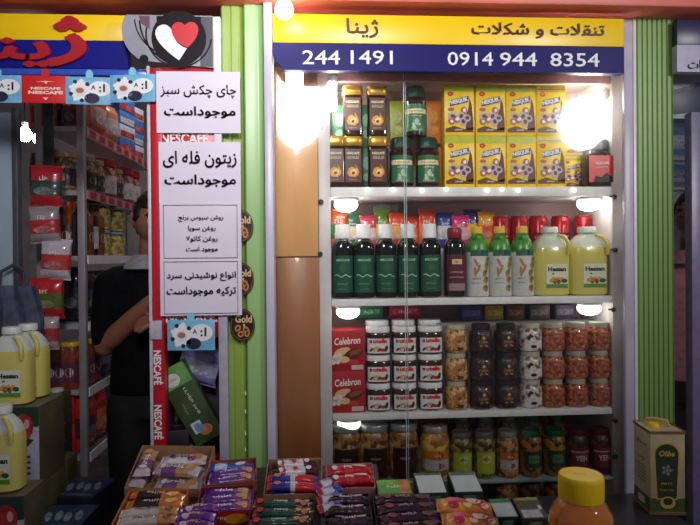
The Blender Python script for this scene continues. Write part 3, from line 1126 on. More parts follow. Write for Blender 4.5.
def juice_bottle():
    t = thing('juice_bottle', '', 'bottle', group='white-labelled bottles with green shoulders')
    bw = M((206, 206, 204), 0.3, noise=0.06, coat=0.4)
    gr = M((84, 160, 60), 0.3, noise=0.2, scale=60, dark=(30, 92, 40))
    prof = [(0.036, 0), (0.041, 0.004), (0.041, 0.16), (0.0385, 0.182), (0.03, 0.205), (0.02, 0.222), (0.0165, 0.228)]
    MB().lathe(prof, lambda c: gr if c.z > 0.168 else bw, 28, power=2.4).build('body', t)
    MB().lathe([(0.017, 0.226), (0.0205, 0.228), (0.0205, 0.25), (0.018, 0.253), (0.001, 0.254)], M((240, 196, 70), 0.35, noise=0.05), 20).build('cap', t)
    a = Art()
    nut = M((176, 124, 70), 0.4, noise=0)
    a.rect(-0.036, 0.146, 0.036, 0.168, M((40, 104, 56), 0.4, noise=0.1), 0, 8, 1)
    a.ell(0.004, 0.158, 0.02, 0.011, M((26, 50, 110), 0.4, noise=0), 1)
    for x, z, r in ((-0.014, 0.122, 0.5), (-0.006, 0.1, -0.4), (-0.018, 0.09, 0.1)):
        a.ell(x, z, 0.005, 0.018, nut, 1, r)
    for x, z, r in ((0.022, 0.06, 0.2), (0.018, 0.085, -0.3), (0.026, 0.11, 0.3), (0.02, 0.03, 0.6), (0.03, 0.13, 0)):
        a.ell(x, z, 0.009, 0.013, nut, 1, r)
        a.ell(x + 0.004, z + 0.006, 0.007, 0.008, M((72, 122, 60), 0.4, noise=0), 2, r)
    a.text('ALOE', -0.012, 0.066, 0.008, M((60, 70, 120), 0.4, noise=0), 1, w=0.03)
    a.text('almond', -0.012, 0.05, 0.006, INK, 1, w=0.03)
    a.build('label_print', around(0.0413, power=2.4), t)
    return t


OIL = M((218, 208, 112), 0.25, noise=0.03, scale=6, sss=0.35, coat=0.4)
MILKY = M((214, 222, 206), 0.3, noise=0.04, sss=0.2)


def oil_jug():
    t = thing('oil_jug', '', 'jug', group='jugs of pale yellow cooking oil')
    prof = [(0.055, 0), (0.066, 0.006), (0.067, 0.03), (0.067, 0.15), (0.064, 0.178), (0.052, 0.204), (0.036, 0.222), (0.0255, 0.23), (0.0255, 0.238)]
    MB().lathe(prof, lambda c: OIL if c.z < 0.184 else MILKY, 36, power=3.0, sy=0.72).build('body', t)
    MB().lathe([(0.028, 0.232), (0.031, 0.234), (0.031, 0.252), (0.029, 0.2555), (0.001, 0.256)], M((222, 226, 222), 0.35, noise=0.04), 28).build('cap', t)
    MB().tube([(0.02, -0.028, 0.226), (0.038, -0.042, 0.216), (0.05, -0.049, 0.196), (0.0525, -0.0495, 0.17), (0.05, -0.0475, 0.15)], [0.006, 0.0075, 0.0085, 0.008, 0.005], OIL, 10).build('handle', t)
    a = Art()
    a.rect(-0.031, 0.03, 0.047, 0.118, M((222, 226, 206), 0.4, noise=0.03), 0, 6, 1)
    a.text('Hessan', 0.008, 0.099, 0.017, M((30, 34, 28), 0.4, noise=0), 1, w=0.066, bold=0.05)
    a.ell(0.008, 0.06, 0.035, 0.019, M((226, 226, 220), 0.4, noise=0), 1, 0.06)
    a.rect(-0.031, 0.03, 0.047, 0.044, M((96, 150, 50), 0.4, noise=0.1), 2, 6, 1)
    for i in range(8):
        a.ell(-0.012 + i * 0.005, 0.058 + 0.006 * math.sin(i * 2.1), 0.009, 0.007, M(((206, 140, 50), (224, 170, 70), (150, 80, 30))[i % 3], 0.4, noise=0), 3 + i % 2, i)
    a.ell(0.034, 0.056, 0.011, 0.008, M((40, 96, 40), 0.4, noise=0), 5)
    a.ell(-0.006, 0.082, 0.005, 0.003, M((60, 120, 40), 0.4, noise=0), 3)
    a.build('label_print', flat(-0.0484), t)
    return t


def drink_can():
    t = thing('drink_can', '', 'can', group='red cans behind the oil jugs')
    red = M((186, 30, 40), 0.25, metal=0.35, noise=0.08)
    MB().lathe([(0.028, 0), (0.0325, 0.006), (0.033, 0.012), (0.033, 0.104), (0.028, 0.113)], red, 28).build('body', t)
    MB().lathe([(0.029, 0.1132), (0.0295, 0.116), (0.027, 0.116), (0.026, 0.1135), (0.001, 0.1135)], M((190, 192, 196), 0.25, metal=0.8, noise=0.05), 28).build('lid', t)
    a = Art()
    a.rect(-0.031, 0.046, 0.031, 0.052, M((40, 30, 36), 0.3, noise=0), 0, 10, 1)
    a.text('COFFEE', 0, 0.038, 0.01, PW, 1, w=0.046, rot=0.12, bold=0.03)
    a.ell(0.006, 0.08, 0.012, 0.018, M((130, 18, 30), 0.3, noise=0), 0, 0.3)
    a.build('label_print', around(0.0333), t)
    return t


def choc_box():
    t = thing('chocolate_box', '', 'box', group='red chocolate boxes')
    w, d, h = 0.12, 0.08, 0.146
    MB().bx(-w / 2, -d / 2, 0, w / 2, d / 2, h, M((176, 24, 32), 0.35, noise=0.08, scale=14), 0.0012).build('carton', t)
    a = Art()
    a.text('Celebron', -0.002, 0.108, 0.026, PW, 2, w=0.092, rot=0.06, bold=0.02, shear=0.2)
    ch, cr = M((92, 40, 26), 0.35, noise=0), M((226, 190, 140), 0.4, noise=0)
    wh = M((232, 222, 214), 0.4, noise=0)
    a.ell(-0.02, 0.07, 0.03, 0.014, cr, 1, 0.3)
    a.ell(0.02, 0.062, 0.036, 0.018, ch, 2, 0.35)
    a.ell(0.026, 0.068, 0.024, 0.009, M((150, 76, 46), 0.35, noise=0), 3, 0.35)
    a.ell(-0.014, 0.042, 0.02, 0.012, cr, 3)
    for x, z in ((-0.046, 0.05), (-0.036, 0.038), (-0.05, 0.036), (-0.03, 0.054)):
        a.ell(x, z, 0.012, 0.009, wh, 4, x * 40)
    a.ell(0.01, 0.036, 0.03, 0.008, M((206, 60, 50), 0.4, noise=0), 2, -0.2)
    a.rect(0.012, 0.006, 0.054, 0.022, M((206, 196, 184), 0.4, noise=0), 2)
    a.build('front_print', flat(-d / 2), t)
    return t


def spread_jar():
    t = thing('spread_jar', '', 'jar', group='white-lidded chocolate spread jars')
    br = M((58, 28, 18), 0.12, noise=0.05, coat=0.8)
    MB().lathe([(0.034, 0), (0.0405, 0.005), (0.042, 0.02), (0.041, 0.055), (0.0425, 0.064), (0.0405, 0.074), (0.038, 0.079)], br, 32, power=2.6, sy=0.82).build('body', t)
    MB().lathe([(0.0385, 0.079), (0.0405, 0.081), (0.0405, 0.097), (0.0385, 0.0995), (0.001, 0.1)], M((226, 228, 230), 0.35, noise=0.03), 32, power=2.5, sy=0.82).build('lid', t)
    a = Art()
    a.rect(-0.042, 0.008, 0.042, 0.06, M((228, 224, 222), 0.4, noise=0.02), 0, 14, 1)
    a.text('n', -0.0275, 0.049, 0.011, INK, 1, bold=0.06)
    a.text('utella', 0.005, 0.051, 0.016, M((206, 24, 40), 0.4, noise=0), 1, w=0.05, bold=0.06)
    a.ell(-0.006, 0.022, 0.015, 0.009, M((120, 62, 28), 0.4, noise=0), 1)
    a.ell(-0.008, 0.025, 0.012, 0.004, M((214, 170, 110), 0.4, noise=0), 2, 0.3)
    a.ell(0.014, 0.019, 0.01, 0.006, M((176, 46, 30), 0.4, noise=0), 1)
    a.ell(0.026, 0.024, 0.006, 0.012, M((46, 36, 34), 0.4, noise=0), 1, -0.3)
    a.ell(-0.026, 0.02, 0.008, 0.004, M((60, 54, 54), 0.4, noise=0), 1, 0.8)
    a.build('label_print', around(0.0428, sy=0.825, power=2.6), t)
    return t


NUTS = {
    'nut': (cells('mixed_nuts', [(206, 156, 92), (170, 112, 60), (226, 184, 120), (132, 80, 42)], 90), (206, 196, 170), (150, 96, 50)),
    'dark': (cells('dark_sweets', [(38, 20, 24), (58, 28, 26), (26, 14, 20), (76, 40, 30)], 80), (44, 38, 42), (190, 140, 50)),
    'bean': (cells('white_sweets', [(214, 204, 204), (180, 166, 170), (120, 84, 84), (226, 220, 218)], 70), (206, 198, 176), (50, 28, 22)),
    'orange': (cells('orange_sweets', [(150, 70, 38), (180, 98, 56), (110, 46, 28), (196, 120, 76)], 100), (190, 186, 172), (120, 52, 34)),
}


def nut_jar(kind='nut'):
    fill, lid, lab = NUTS[kind]
    t = thing('snack_jar', '', 'jar', group={'nut': 'nut jars with cream lids', 'dark': 'jars of dark sweets', 'bean': 'jars of white sweets', 'orange': 'jars of orange-brown nuts'}[kind])
    MB().lathe([(0.032, 0), (0.0385, 0.005), (0.04, 0.014), (0.04, 0.064), (0.037, 0.076), (0.032, 0.083)], fill, 32, power=2.8).build('body', t)
    MB().lathe([(0.0315, 0.083), (0.034, 0.0845), (0.034, 0.0985), (0.032, 0.101), (0.001, 0.1012)], M(lid, 0.35, metal=0.2, noise=0.05), 28).build('lid', t)
    a = Art()
    col = M(lab, 0.4, noise=0.1)
    if kind == 'nut':
        a.ell(0, 0.042, 0.022, 0.018, M((186, 120, 66), 0.4, noise=0.1), 0, n=20)
        a.ell(0, 0.016, 0.02, 0.007, M((70, 40, 26), 0.4, noise=0.1), 0)
        a.text('nuts', 0, 0.045, 0.008, BROWNL, 1)
    elif kind == 'dark':
        a.ell(0, 0.04, 0.024, 0.02, M((50, 24, 22), 0.4, noise=0.1), 0, n=20)
        a.ell(0, 0.054, 0.005, 0.006, M((226, 190, 80), 0.4, noise=0), 1)
        a.text('choco', 0, 0.038, 0.012, col, 1, w=0.034, bold=0.02)
        a.ell(-0.01, 0.026, 0.006, 0.003, col, 1, 0.4)
        a.ell(0.01, 0.026, 0.006, 0.003, col, 1, -0.4)
    elif kind == 'bean':
        a.poly([(-0.03, 0.062), (-0.012, 0.066), (0.0, 0.058), (0.012, 0.066), (0.03, 0.062), (0.02, 0.042), (0, 0.034), (-0.02, 0.042)], col, 0)
        a.ell(0, 0.052, 0.004, 0.006, M((226, 190, 100), 0.4, noise=0), 1)
        a.ell(0, 0.02, 0.012, 0.006, col, 0)
    else:
        a.ell(0, 0.044, 0.026, 0.02, M((176, 84, 48), 0.4, noise=0.15, scale=80), 0, n=20)
        a.text('snack', 0, 0.046, 0.008, BROWNL, 1, w=0.026)
        a.ell(0.006, 0.026, 0.014, 0.004, M((92, 60, 34), 0.4, noise=0), 1)
    a.build('label_print', around(0.0402, power=2.8), t)
    return t


PICK = {
    'big': (cells('pickled_shallots', [(176, 140, 86), (140, 96, 52), (196, 168, 110), (96, 60, 34)], 60), (150, 158, 160), (58, 34, 34)),
    'olive': (cells('golden_olives', [(206, 164, 70), (180, 132, 44), (222, 186, 96), (150, 104, 36)], 55), (170, 166, 160), (206, 120, 30)),
    'lime': (cells('green_olives', [(122, 116, 62), (92, 86, 44), (150, 140, 84), (70, 62, 36)], 60), (120, 118, 112), (176, 186, 60)),
    'mush': (cells('pickled_mix', [(176, 126, 70), (140, 90, 44), (112, 76, 44), (198, 150, 92)], 60), (150, 148, 144), (206, 120, 56)),
    'green': (cells('pickled_salad', [(150, 110, 52), (96, 96, 44), (176, 110, 44), (66, 56, 34)], 55), (24, 92, 60), (40, 66, 50)),
    'maroon': (cells('pickled_beet', [(70, 26, 34), (52, 18, 26), (90, 36, 40), (40, 16, 22)], 60), (92, 26, 44), (110, 32, 48)),
}


def pickle_jar(kind='big'):
    fill, lid, lab = PICK[kind]
    t = thing('pickle_jar', '', 'jar', group='preserve jars in the lowest bay')
    r, h = {'big': (0.052, 0.2), 'olive': (0.052, 0.19)}.get(kind, (0.04, 0.165))
    MB().lathe([(r * 0.84, 0), (r * 0.97, 0.006), (r, 0.02), (r, h * 0.7), (r * 0.95, h * 0.8), (r * 0.8, h * 0.86), (r * 0.78, h * 0.88)], fill, 36).build('body', t)
    lr = r * (0.96 if kind == 'big' else 0.86)
    MB().lathe([(lr * 0.97, h * 0.88), (lr, h * 0.885), (lr, h * 0.97), (lr * 0.96, h * 0.99), (lr * 0.85, h), (lr * 0.8, h * 0.99), (0.001, h * 0.992)], M(lid, 0.22, metal=0.5, noise=0.06), 36).build('lid', t)
    a = Art()
    c = M(lab, 0.4, noise=0.08)
    W = r * 0.95
    if kind in ('lime',):
        a.rect(-W, h * 0.12, W, h * 0.58, c, 0, 12, 1)
        a.ell(0, h * 0.44, r * 0.4, h * 0.09, M((206, 206, 170), 0.4, noise=0), 1)
        a.text('Olives', 0, h * 0.44, h * 0.07, DKGREEN, 2, wmax=r * 0.7)
    elif kind in ('big',):
        a.rect(-W, 0.012, W, h * 0.62, c, 0, 12, 1)
        a.ell(0, h * 0.42, r * 0.42, h * 0.12, M((30, 24, 36), 0.4, noise=0), 1)
        a.text('Torshi', 0, h * 0.42, h * 0.06, M((190, 170, 150), 0.4, noise=0), 2, wmax=r * 0.7)
        a.rect(-W, h * 0.6, W, h * 0.62, M((160, 120, 70), 0.4, noise=0), 1, 12, 1)
    elif kind in ('olive', 'mush'):
        a.rect(-W, h * 0.2, W, h * 0.46, M((190, 190, 200), 0.4, noise=0.05), 0, 12, 1)
        a.rect(-W, h * 0.4, W, h * 0.56, c, 1, 12, 1)
        a.ell(0, h * 0.48, r * 0.4, h * 0.09, M((176, 40, 34), 0.4, noise=0), 2)
        a.text('Zeyt', 0, h * 0.48, h * 0.05, PW, 3, wmax=r * 0.6)
        a.ell(0, h * 0.28, r * 0.5, h * 0.06, M((150, 90, 40), 0.4, noise=0), 2)
    elif kind == 'green':
        a.rect(-W, h * 0.22, W, h * 0.58, c, 0, 12, 1)
        a.rect(-r * 0.5, h * 0.32, r * 0.5, h * 0.5, M((96, 120, 90), 0.4, noise=0.1), 1, 6, 1)
        a.text('Salad', 0, h * 0.41, h * 0.07, DKGREEN, 2, wmax=r * 0.8)
    else:
        a.rect(-W, h * 0.18, W, h * 0.62, c, 0, 12, 1)
        a.text('YEN', 0, h * 0.4, h * 0.12, M((206, 196, 200), 0.4, noise=0), 1, wmax=r * 1.1, bold=0.02)
        a.rect(-W, h * 0.52, W, h * 0.55, M((190, 150, 150), 0.4, noise=0), 1, 12, 1)
    a.build('label_print', around(r + 0.0003), t)
    return t


def bag(name, cat, label, loc, w, h, d, rgb, rgb2, word='', rz=0.0, rx=0.0, group=None, ry=0.0, wc=(240, 236, 230)):
    """upright puffed packet with a printed front"""
    t = thing(name, label, cat, loc, rz, group, rx)
    t.rotation_euler[1] = ry
    T = Matrix.Translation((0, 0, h / 2)) @ Matrix.Rotation(-PI / 2, 4, 'Y') @ Matrix.Translation((0, 0, -d / 2))
    T = Matrix.Translation((0, 0, h / 2)) @ Matrix(((0, 1, 0, 0), (0, 0, -1, 0), (1, 0, 0, 0), (0, 0, 0, 1))) @ Matrix.Translation((0, 0, -d / 2))
    A, B = M(rgb, 0.22, noise=0.12, scale=35, coat=0.5), M(rgb2, 0.25, noise=0.15, scale=45, coat=0.4)
    MB().wrap(h, w, d, lambda c: B if -0.28 * h < c.x < 0.1 * h else A, T, 0.07, 16, 16).build('packet_body', t)
    if word is not None:
        a = Art()
        a.ell(0, h * 0.36, w * 0.3, h * 0.1, M([min(255, int(v * 0.5 + 90)) for v in rgb2], 0.35, noise=0.3, scale=70), 1)
        if word:
            a.text(word, 0, h * 0.68, h * 0.13, M(wc, 0.4, noise=0), 2, wmax=w * 0.74, bold=0.04)
        a.build('packet_print', flat(-d / 2 - 0.001), t)
    return t


# ================================================================== goods on the shelves
def on(px, z, Y, py=258):
    return (X(px, Y, py), Y, z)


Y1, Y2 = 2.165, 2.30
e = 0.0006
# top shelf, two storeys
for i, (px, lab) in enumerate(((335.5, 'gold-lidded coffee jar tucked against the cream panel upright'), (353, 'gold-lidded coffee jar in the lower tier between two other gold-lidded jars'),
                               (378, 'gold-lidded coffee jar in the lower tier beside a green-lidded jar'))):
    put(gold_jar, on(px + 0.5, S1 + e, Y1), lab, scale=(1, 1, 1.085))
for px, lab in ((353, 'gold-lidded coffee jar in the upper tier closer to the cream panel'), (378, 'gold-lidded coffee jar in the upper tier beside the lime carton')):
    put(gold_jar, on(px + (0.5 if px < 360 else 0), S1 + 0.1833 + e, Y1), lab, scale=(1, 1, 1.06))
for px, z, lab in ((402, 0, 'green-lidded coffee jar in the lower tier under the lime carton'), (428, 0, 'green-lidded coffee jar in the lower tier beside the first yellow cocoa box'), (416, 0.1806, 'green-lidded coffee jar standing on two others in the upper tier')):
    put(green_jar, on(px, S1 + z + e, Y1), lab, scale=(1, 1, 1.055))
put(tall_carton, on(396.5, S1 + 0.1706, Y1 + 0.07, 110), 'lime green carton between gold-lidded and green-lidded coffee jars', key='lime_carton', rgb=(176, 190, 50), label_rgb=(206, 210, 120))
put(tall_carton, on(432.5, S1 + 0.1706, Y1 + 0.07, 110), 'orange carton behind the upper green-lidded coffee jar', key='orange_carton', rgb=(226, 130, 40), label_rgb=(236, 160, 60))
put(tall_carton, on(397, S1 + e, Y1 + 0.07, 110), 'lime green carton half hidden behind the lower green-lidded jars', key='lime_carton')
put(tall_carton, on(433, S1 + e, Y1 + 0.07, 110), 'orange carton half hidden behind the lower green-lidded jars', key='orange_carton')
for px, z, lab in ((339, 0.0, 'dark green carton behind the lower gold-lidded jars'), (339, 0.1585, 'dark green carton showing above the gold-lidded jar by the upright'), (366, 0.0, 'dark green carton behind the gap of the lower gold-lidded jars'), (366, 0.1585, 'dark green carton behind the gap of the upper gold-lidded jars')):
    put(tall_carton, on(px, S1 + z + e, Y1 + 0.085, 110), lab, key='green_carton', rgb=(30, 110, 72), label_rgb=(120, 190, 150))
cols = ['beside the coffee jars', 'second column from the coffee jars', 'third column from the coffee jars', 'fourth column from the coffee jars']
for k, px in enumerate((457.5, 488.5, 518.5, 548)):
    for z, tier in ((0, 'lower'), (0.1846, 'upper')):
        red = k == 3
        put(cocoa_box, on(px, S1 + z + e, Y1 + 0.005, 130), ('yellow cocoa box with a red top band, ' if red else 'yellow cocoa box with blue lettering, ') + tier + ' tier, ' + cols[k],
            key='cocoa_box_red' if red else 'cocoa_box', red=red, scale=(1, 1, 1.045))
o = put(cocoa_box, on(571, S1 + e, Y1 + 0.04, 130), 'short yellow cocoa box partly hidden by the red-labelled jar', key='cocoa_box_red', scale=(0.8, 0.8, 0.68))
o = put(cocoa_box, on(576, S1 + e + 0.121, Y1 + 0.04, 130), 'yellow cocoa box in the glare of the corner lamp', key='cocoa_box', scale=(0.9, 0.8, 0.9))
t = put(red_jar, on(596, S1 + e, Y1), 'red-labelled coffee jar with a dark lid beside the white upright')
# second shelf
for k, px in enumerate((342.5, 363.5, 385.5, 407.5, 429.5)):
    put(syrup_bottle, on(px, S2 + e, Y1), 'green-labelled dark bottle with a white cap, ' + ORD[k] + ' from the cream panel', key='syrup_green', kind='green')
t = put(syrup_bottle, on(454.5, S2 + e, Y1), 'dark bottle with a maroon label between green-labelled bottles and white-labelled bottles', key='syrup_maroon', kind='maroon')
for px, lab in ((477, 'white-labelled bottle with green shoulders beside the maroon-labelled bottle'), (499.5, 'middle one of the three white-labelled bottles with green shoulders'), (522, 'white-labelled bottle with green shoulders beside an oil jug')):
    put(juice_bottle, on(px, S2 + e, Y1), lab)
put(oil_jug, on(549.5, S2 + e, Y1 + 0.01), 'yellow oil jug on the cabinet shelf beside the white-labelled bottles', scale=(1, 1, 0.98))
put(oil_jug, on(586.5, S2 + e, Y1 + 0.01), 'yellow oil jug on the cabinet shelf beside the white upright', scale=(1.08, 1, 0.98))
# raised step behind, with packets and cans
zr = S2 + 0.178
MB().bx(cx(331.5), Y2 - 0.03, S2 + 0.001, cx(612), YB - 0.022, zr, M((150, 146, 150), 0.5, noise=0.06), 0.002).build('step_shelf', cab)
k = 0
pals = [((216, 96, 40), (60, 120, 60), 'CHI'), ((60, 130, 90), (240, 220, 190), 'TOM'), ((206, 70, 90), (240, 190, 190), 'MIX'), ((120, 170, 60), (236, 220, 120), 'LIM'), ((226, 80, 44), (250, 170, 80), 'CUBE'),
        ((226, 70, 60), (246, 120, 60), 'HOT'), ((232, 84, 50), (250, 130, 80), 'RED'), ((60, 90, 180), (220, 226, 240), 'BLU'), ((226, 60, 130), (246, 170, 200), 'YUM'), ((70, 60, 160), (240, 200, 70), 'POP'), ((240, 170, 40), (230, 80, 40), 'SUN')]
names = ['orange and green', 'green and cream', 'rose and pink', 'lime and yellow', 'vermilion and amber', 'red and orange', 'scarlet and peach', 'blue and white', 'magenta and pink', 'violet and gold', 'amber and red']
for i, px in enumerate((339, 353, 368, 382, 397, 412, 427, 445, 460, 472, 486)):
    c1, c2, wd = pals[i]
    bag('snack_packet', 'packet', names[i] + ' packet standing on the raised step behind the bottles', on(px, zr + e, Y2 + (0.012 if i % 2 else -0.008), 225), 0.068, 0.15 - 0.012 * (i % 3), 0.026, c1, c2, wd, group='bright packets behind the second-shelf bottles')
o = tag(MB().box((0, 0, 0.02), (0.095, 0.05, 0.04), lambda c: M((120, 136, 120), 0.4, noise=0.1) if c.z > 0.01 else M((90, 100, 96), 0.4, noise=0.1), 0.002).build('grey_tin_box', None, loc=on(385, zr + 0.13, Y2 + 0.045, 206)), 'flat grey green box lying on the packets under the top shelf', 'box')
for k, (px, dz) in enumerate(((500, 0), (519, 0), (538, 0), (560, 0), (583, 0))):
    put(drink_can, on(px, zr + e, Y2 - 0.005, 215), 'red drink can with white lettering on the step, ' + ORD[k] + ' from the packets', scale=(1.05, 1.05, 1.05))
# third shelf: jars three high
for k in range(2):
    put(choc_box, on(347.5, S3 + e + 0.1465 * k, Y1 + 0.01, 370), ('lower' if k == 0 else 'upper') + ' red chocolate box with white script lettering in the stack by the cream panel')
lev = ['bottom', 'middle', 'top']
for c, px in enumerate((378, 404, 430)):
    for k in range(3):
        put(spread_jar, on(px, S3 + e + 0.1006 * k, Y1, 370), 'white-lidded chocolate spread jar, ' + lev[k] + ' of the ' + ORD[c] + ' stack from the red boxes', scale=(1.06, 1.06, 1))
    put(spread_jar, on(px - 1, S3 + 0.215, Y1 + 0.095, 330), 'white-lidded chocolate spread jar half hidden behind the ' + ORD[c] + ' front stack', scale=(1.06, 1.06, 1))
MB().bx(cx(365), Y1 + 0.055, S3 + 0.001, cx(442), YB - 0.022, S3 + 0.2145, M((120, 116, 120), 0.5, noise=0.06), 0.002).build('step_shelf', cab)
desc = {'nut': 'cream-lidded nut jar', 'dark': 'dark-lidded jar of dark sweets', 'bean': 'jar of white sweets', 'orange': 'jar of orange-brown nuts'}
for px, kind, where in ((456, 'nut', 'of the stack beside the spread jars'), (481, 'dark', 'of the dark stack beside the nut jars'), (505.5, 'dark', 'of the dark stack beside the white sweets'), (530, 'bean', 'of its only stack'),
                        (552.5, 'orange', 'of the stack beside the white sweets'), (575.5, 'orange', 'of the second stack from the white sweets'), (599, 'orange', 'of the stack by the white upright')):
    for k in range(3):
        put(nut_jar, on(px, S3 + e + 0.1018 * k, Y1, 370), desc[kind] + ', ' + lev[k] + ' ' + where, key='nut_' + kind, kind=kind)
# things lying on top at the back of the third bay
zt3 = S3 + 0.315
MB().bx(cx(441.5), Y1 + 0.06, S3 + 0.001, cx(611), YB - 0.022, zt3 - 0.012, M((120, 116, 120), 0.5, noise=0.06), 0.002).build('step_shelf', cab)
def flat_box(px, Y, z, w, h, rgb, lab, py=315, word=''):
    t = thing('flat_carton', lab, 'box', on(px, z + e, Y, py), group='small cartons at the back of the third bay')
    MB().bx(-w / 2, -0.03, 0, w / 2, 0.03, h, M(rgb, 0.4, noise=0.1, scale=30), 0.0015).build('carton', t)
    a = Art()
    a.rect(-w * 0.4, h * 0.3, w * 0.4, h * 0.7, M([min(255, v + 60) for v in rgb], 0.4, noise=0.3, scale=80), 1)
    if word:
        a.text(word, 0, h * 0.5, h * 0.3, PW, 2, wmax=w * 0.7, bold=0.03)
    a.build('front_print', flat(-0.03), t)
    return t


flat_box(368, Y2 + 0.03, S3 + 0.3156, 0.105, 0.05, (30, 120, 70), 'green flat carton lying above the spread jars', word='MINT')
flat_box(404, Y2 + 0.03, S3 + 0.3156, 0.12, 0.05, (190, 30, 50), 'red flat carton lying above the spread jars', word='GULLON')
flat_box(470, Y2 + 0.02, zt3 - 0.0118, 0.08, 0.055, (60, 60, 140), 'blue and white carton above the dark sweets')
flat_box(492, Y2 + 0.02, zt3 - 0.0118, 0.07, 0.055, (196, 160, 30), 'yellow carton above the dark sweets')
flat_box(513, Y2 + 0.02, zt3 - 0.0118, 0.07, 0.055, (110, 60, 30), 'brown carton above the dark sweets')
flat_box(537, Y2 + 0.02, zt3 - 0.0118, 0.08, 0.055, (90, 80, 70), 'dull brown carton above the white sweets')
flat_box(562, Y2 + 0.02, zt3 - 0.0118, 0.08, 0.055, (70, 66, 90), 'slate carton above the orange-brown nuts')
# lowest bay
for k, px in enumerate((346, 374.5, 403.5)):
    put(pickle_jar, on(px, S4 + e, Y1 + 0.015, 450), 'big pickle jar with a wide grey lid, ' + ORD[k] + ' from the cream panel', key='pickle_big', kind='big')
put(pickle_jar, on(435, S4 + e, Y1 + 0.01, 450), 'jar of golden olives with an orange and white label', key='pickle_olive', kind='olive')
for px, lab in ((461, 'olive jar with a lime label beside the golden olives'), (484, 'olive jar with a lime label beside the orange-labelled mixed pickles')):
    put(pickle_jar, on(px, S4 + e, Y1, 450), lab, key='pickle_lime', kind='lime')
put(pickle_jar, on(507, S4 + e, Y1, 450), 'jar of mixed pickles with an orange label beside the green-lidded jars', key='pickle_mush', kind='mush')
for px, lab in ((530.5, 'green-lidded pickle jar beside the mixed pickles'), (554, 'green-lidded pickle jar beside the maroon jars')):
    put(pickle_jar, on(px, S4 + e, Y1, 450), lab, key='pickle_green', kind='green')
for px, lab in ((577, 'maroon-lidded jar beside the green-lidded jars'), (599.5, 'maroon-lidded jar beside the white upright')):
    put(pickle_jar, on(px, S4 + e, Y1, 450), lab, key='pickle_maroon', kind='maroon')
# taller row behind, only lids and shoulders showing
for k, px in enumerate((462, 485, 508)):
    put(pickle_jar, on(px, S4 + e, Y1 + 0.11, 430), 'olive jar in the back row of the lowest bay, ' + ORD[k] + ' from the golden olives', key='pickle_lime', scale=(1, 1, 1.16))
for k, px in enumerate((533, 556)):
    put(pickle_jar, on(px, S4 + e, Y1 + 0.11, 430), 'green-lidded jar in the back row ' + ('beside the olives' if k == 0 else 'behind the green and maroon jars'), key='pickle_green', scale=(1, 1, 1.16))
# lower storey just above the counter goods
for px, kind, lab in ((507, 'mush', 'jar of mixed pickles on the lowest glass shelf'), (530.5, 'green', 'green-lidded pickle jar on the lowest glass shelf beside mixed pickles'), (554, 'green', 'green-lidded pickle jar on the lowest glass shelf behind the honey jar')):
    put(pickle_jar, on(px, S5 + e, Y1, 500), lab, key='pickle_' + kind, kind=kind, scale=(1, 1, 1.12))
# ================================================================== the sweets counter before the cabinet
SL = 0.25                                # slope of the display
TILT = math.atan(SL)
WOOD = M((66, 50, 42), 0.55, noise=0.25, scale=6, stretch=(1, 8, 1))
DARKP = M((40, 34, 38), 0.6, noise=0.15)


def deck(Y, lift=0.0):
    return 0.325 + SL * Y + lift


def S(px, py, lift):
    """where the ray meets the plane lying `lift` above the sloping deck"""
    d = ray(px, py)
    # CAMH + t dz = 0.325 + SL*t*dy + lift/cos
    k = lift / math.cos(TILT)
    t = (0.325 + k - CAMH) / (d.z - SL * d.y)
    p = CAM + d * t
    # step back down along the deck's normal
    n = Vector((0, -math.sin(TILT), math.cos(TILT)))
    return p - n * (lift - 0.0012)


counter = thing('display_counter', 'dark sloping counter carrying the boxes of chocolate bars before the glass', 'counter', (0, 0, 0))
xa, xb = X(96, 1.55, 500), X(556, 1.55, 500)
ya, yb = 1.25, 1.90
xm = X(483, 1.7, 480)
xs1 = X(380, 1.8, 480)
for u0, u1, y1 in ((xa, xs1, yb), (xs1, xm, 1.80), (xm, xb, 1.68)):
    MB().add([(u0, ya, deck(ya) - 0.03), (u1, ya, deck(ya) - 0.03), (u1, y1, deck(y1) - 0.03), (u0, y1, deck(y1) - 0.03), (u0, ya, deck(ya)), (u1, ya, deck(ya)), (u1, y1, deck(y1)), (u0, y1, deck(y1))],
             [[0, 1, 2, 3], [4, 5, 6, 7], [0, 1, 5, 4], [1, 2, 6, 5], [2, 3, 7, 6], [3, 0, 4, 7]], WOOD).build('sloping_top', counter)
MB().bx(xa + 0.01, ya + 0.02, 0, xb - 0.01, ya + 0.04, deck(ya) - 0.035, DARKP).build('front_panel', counter)
MB().bx(xa + 0.01, yb - 0.03, 0, xs1 - 0.01, yb - 0.01, deck(yb) - 0.04, DARKP).build('rear_panel', counter)
tz = Z(518, 1.62, 655)
table = thing('side_table', 'low dark stand holding the honey jar and the olive oil tin', 'stand', (0, 0, 0))
MB().bx(xb + 0.004, 1.18, tz - 0.03, X(700, 1.5, 500) + 0.02, 1.8, tz, M((44, 40, 46), 0.3, noise=0.2, scale=12), 0.004).build('table_top', table)
MB().bx(xb + 0.02, 1.2, 0, X(700, 1.5, 500), 1.78, tz - 0.031, DARKP, 0.004).build('table_body', table)


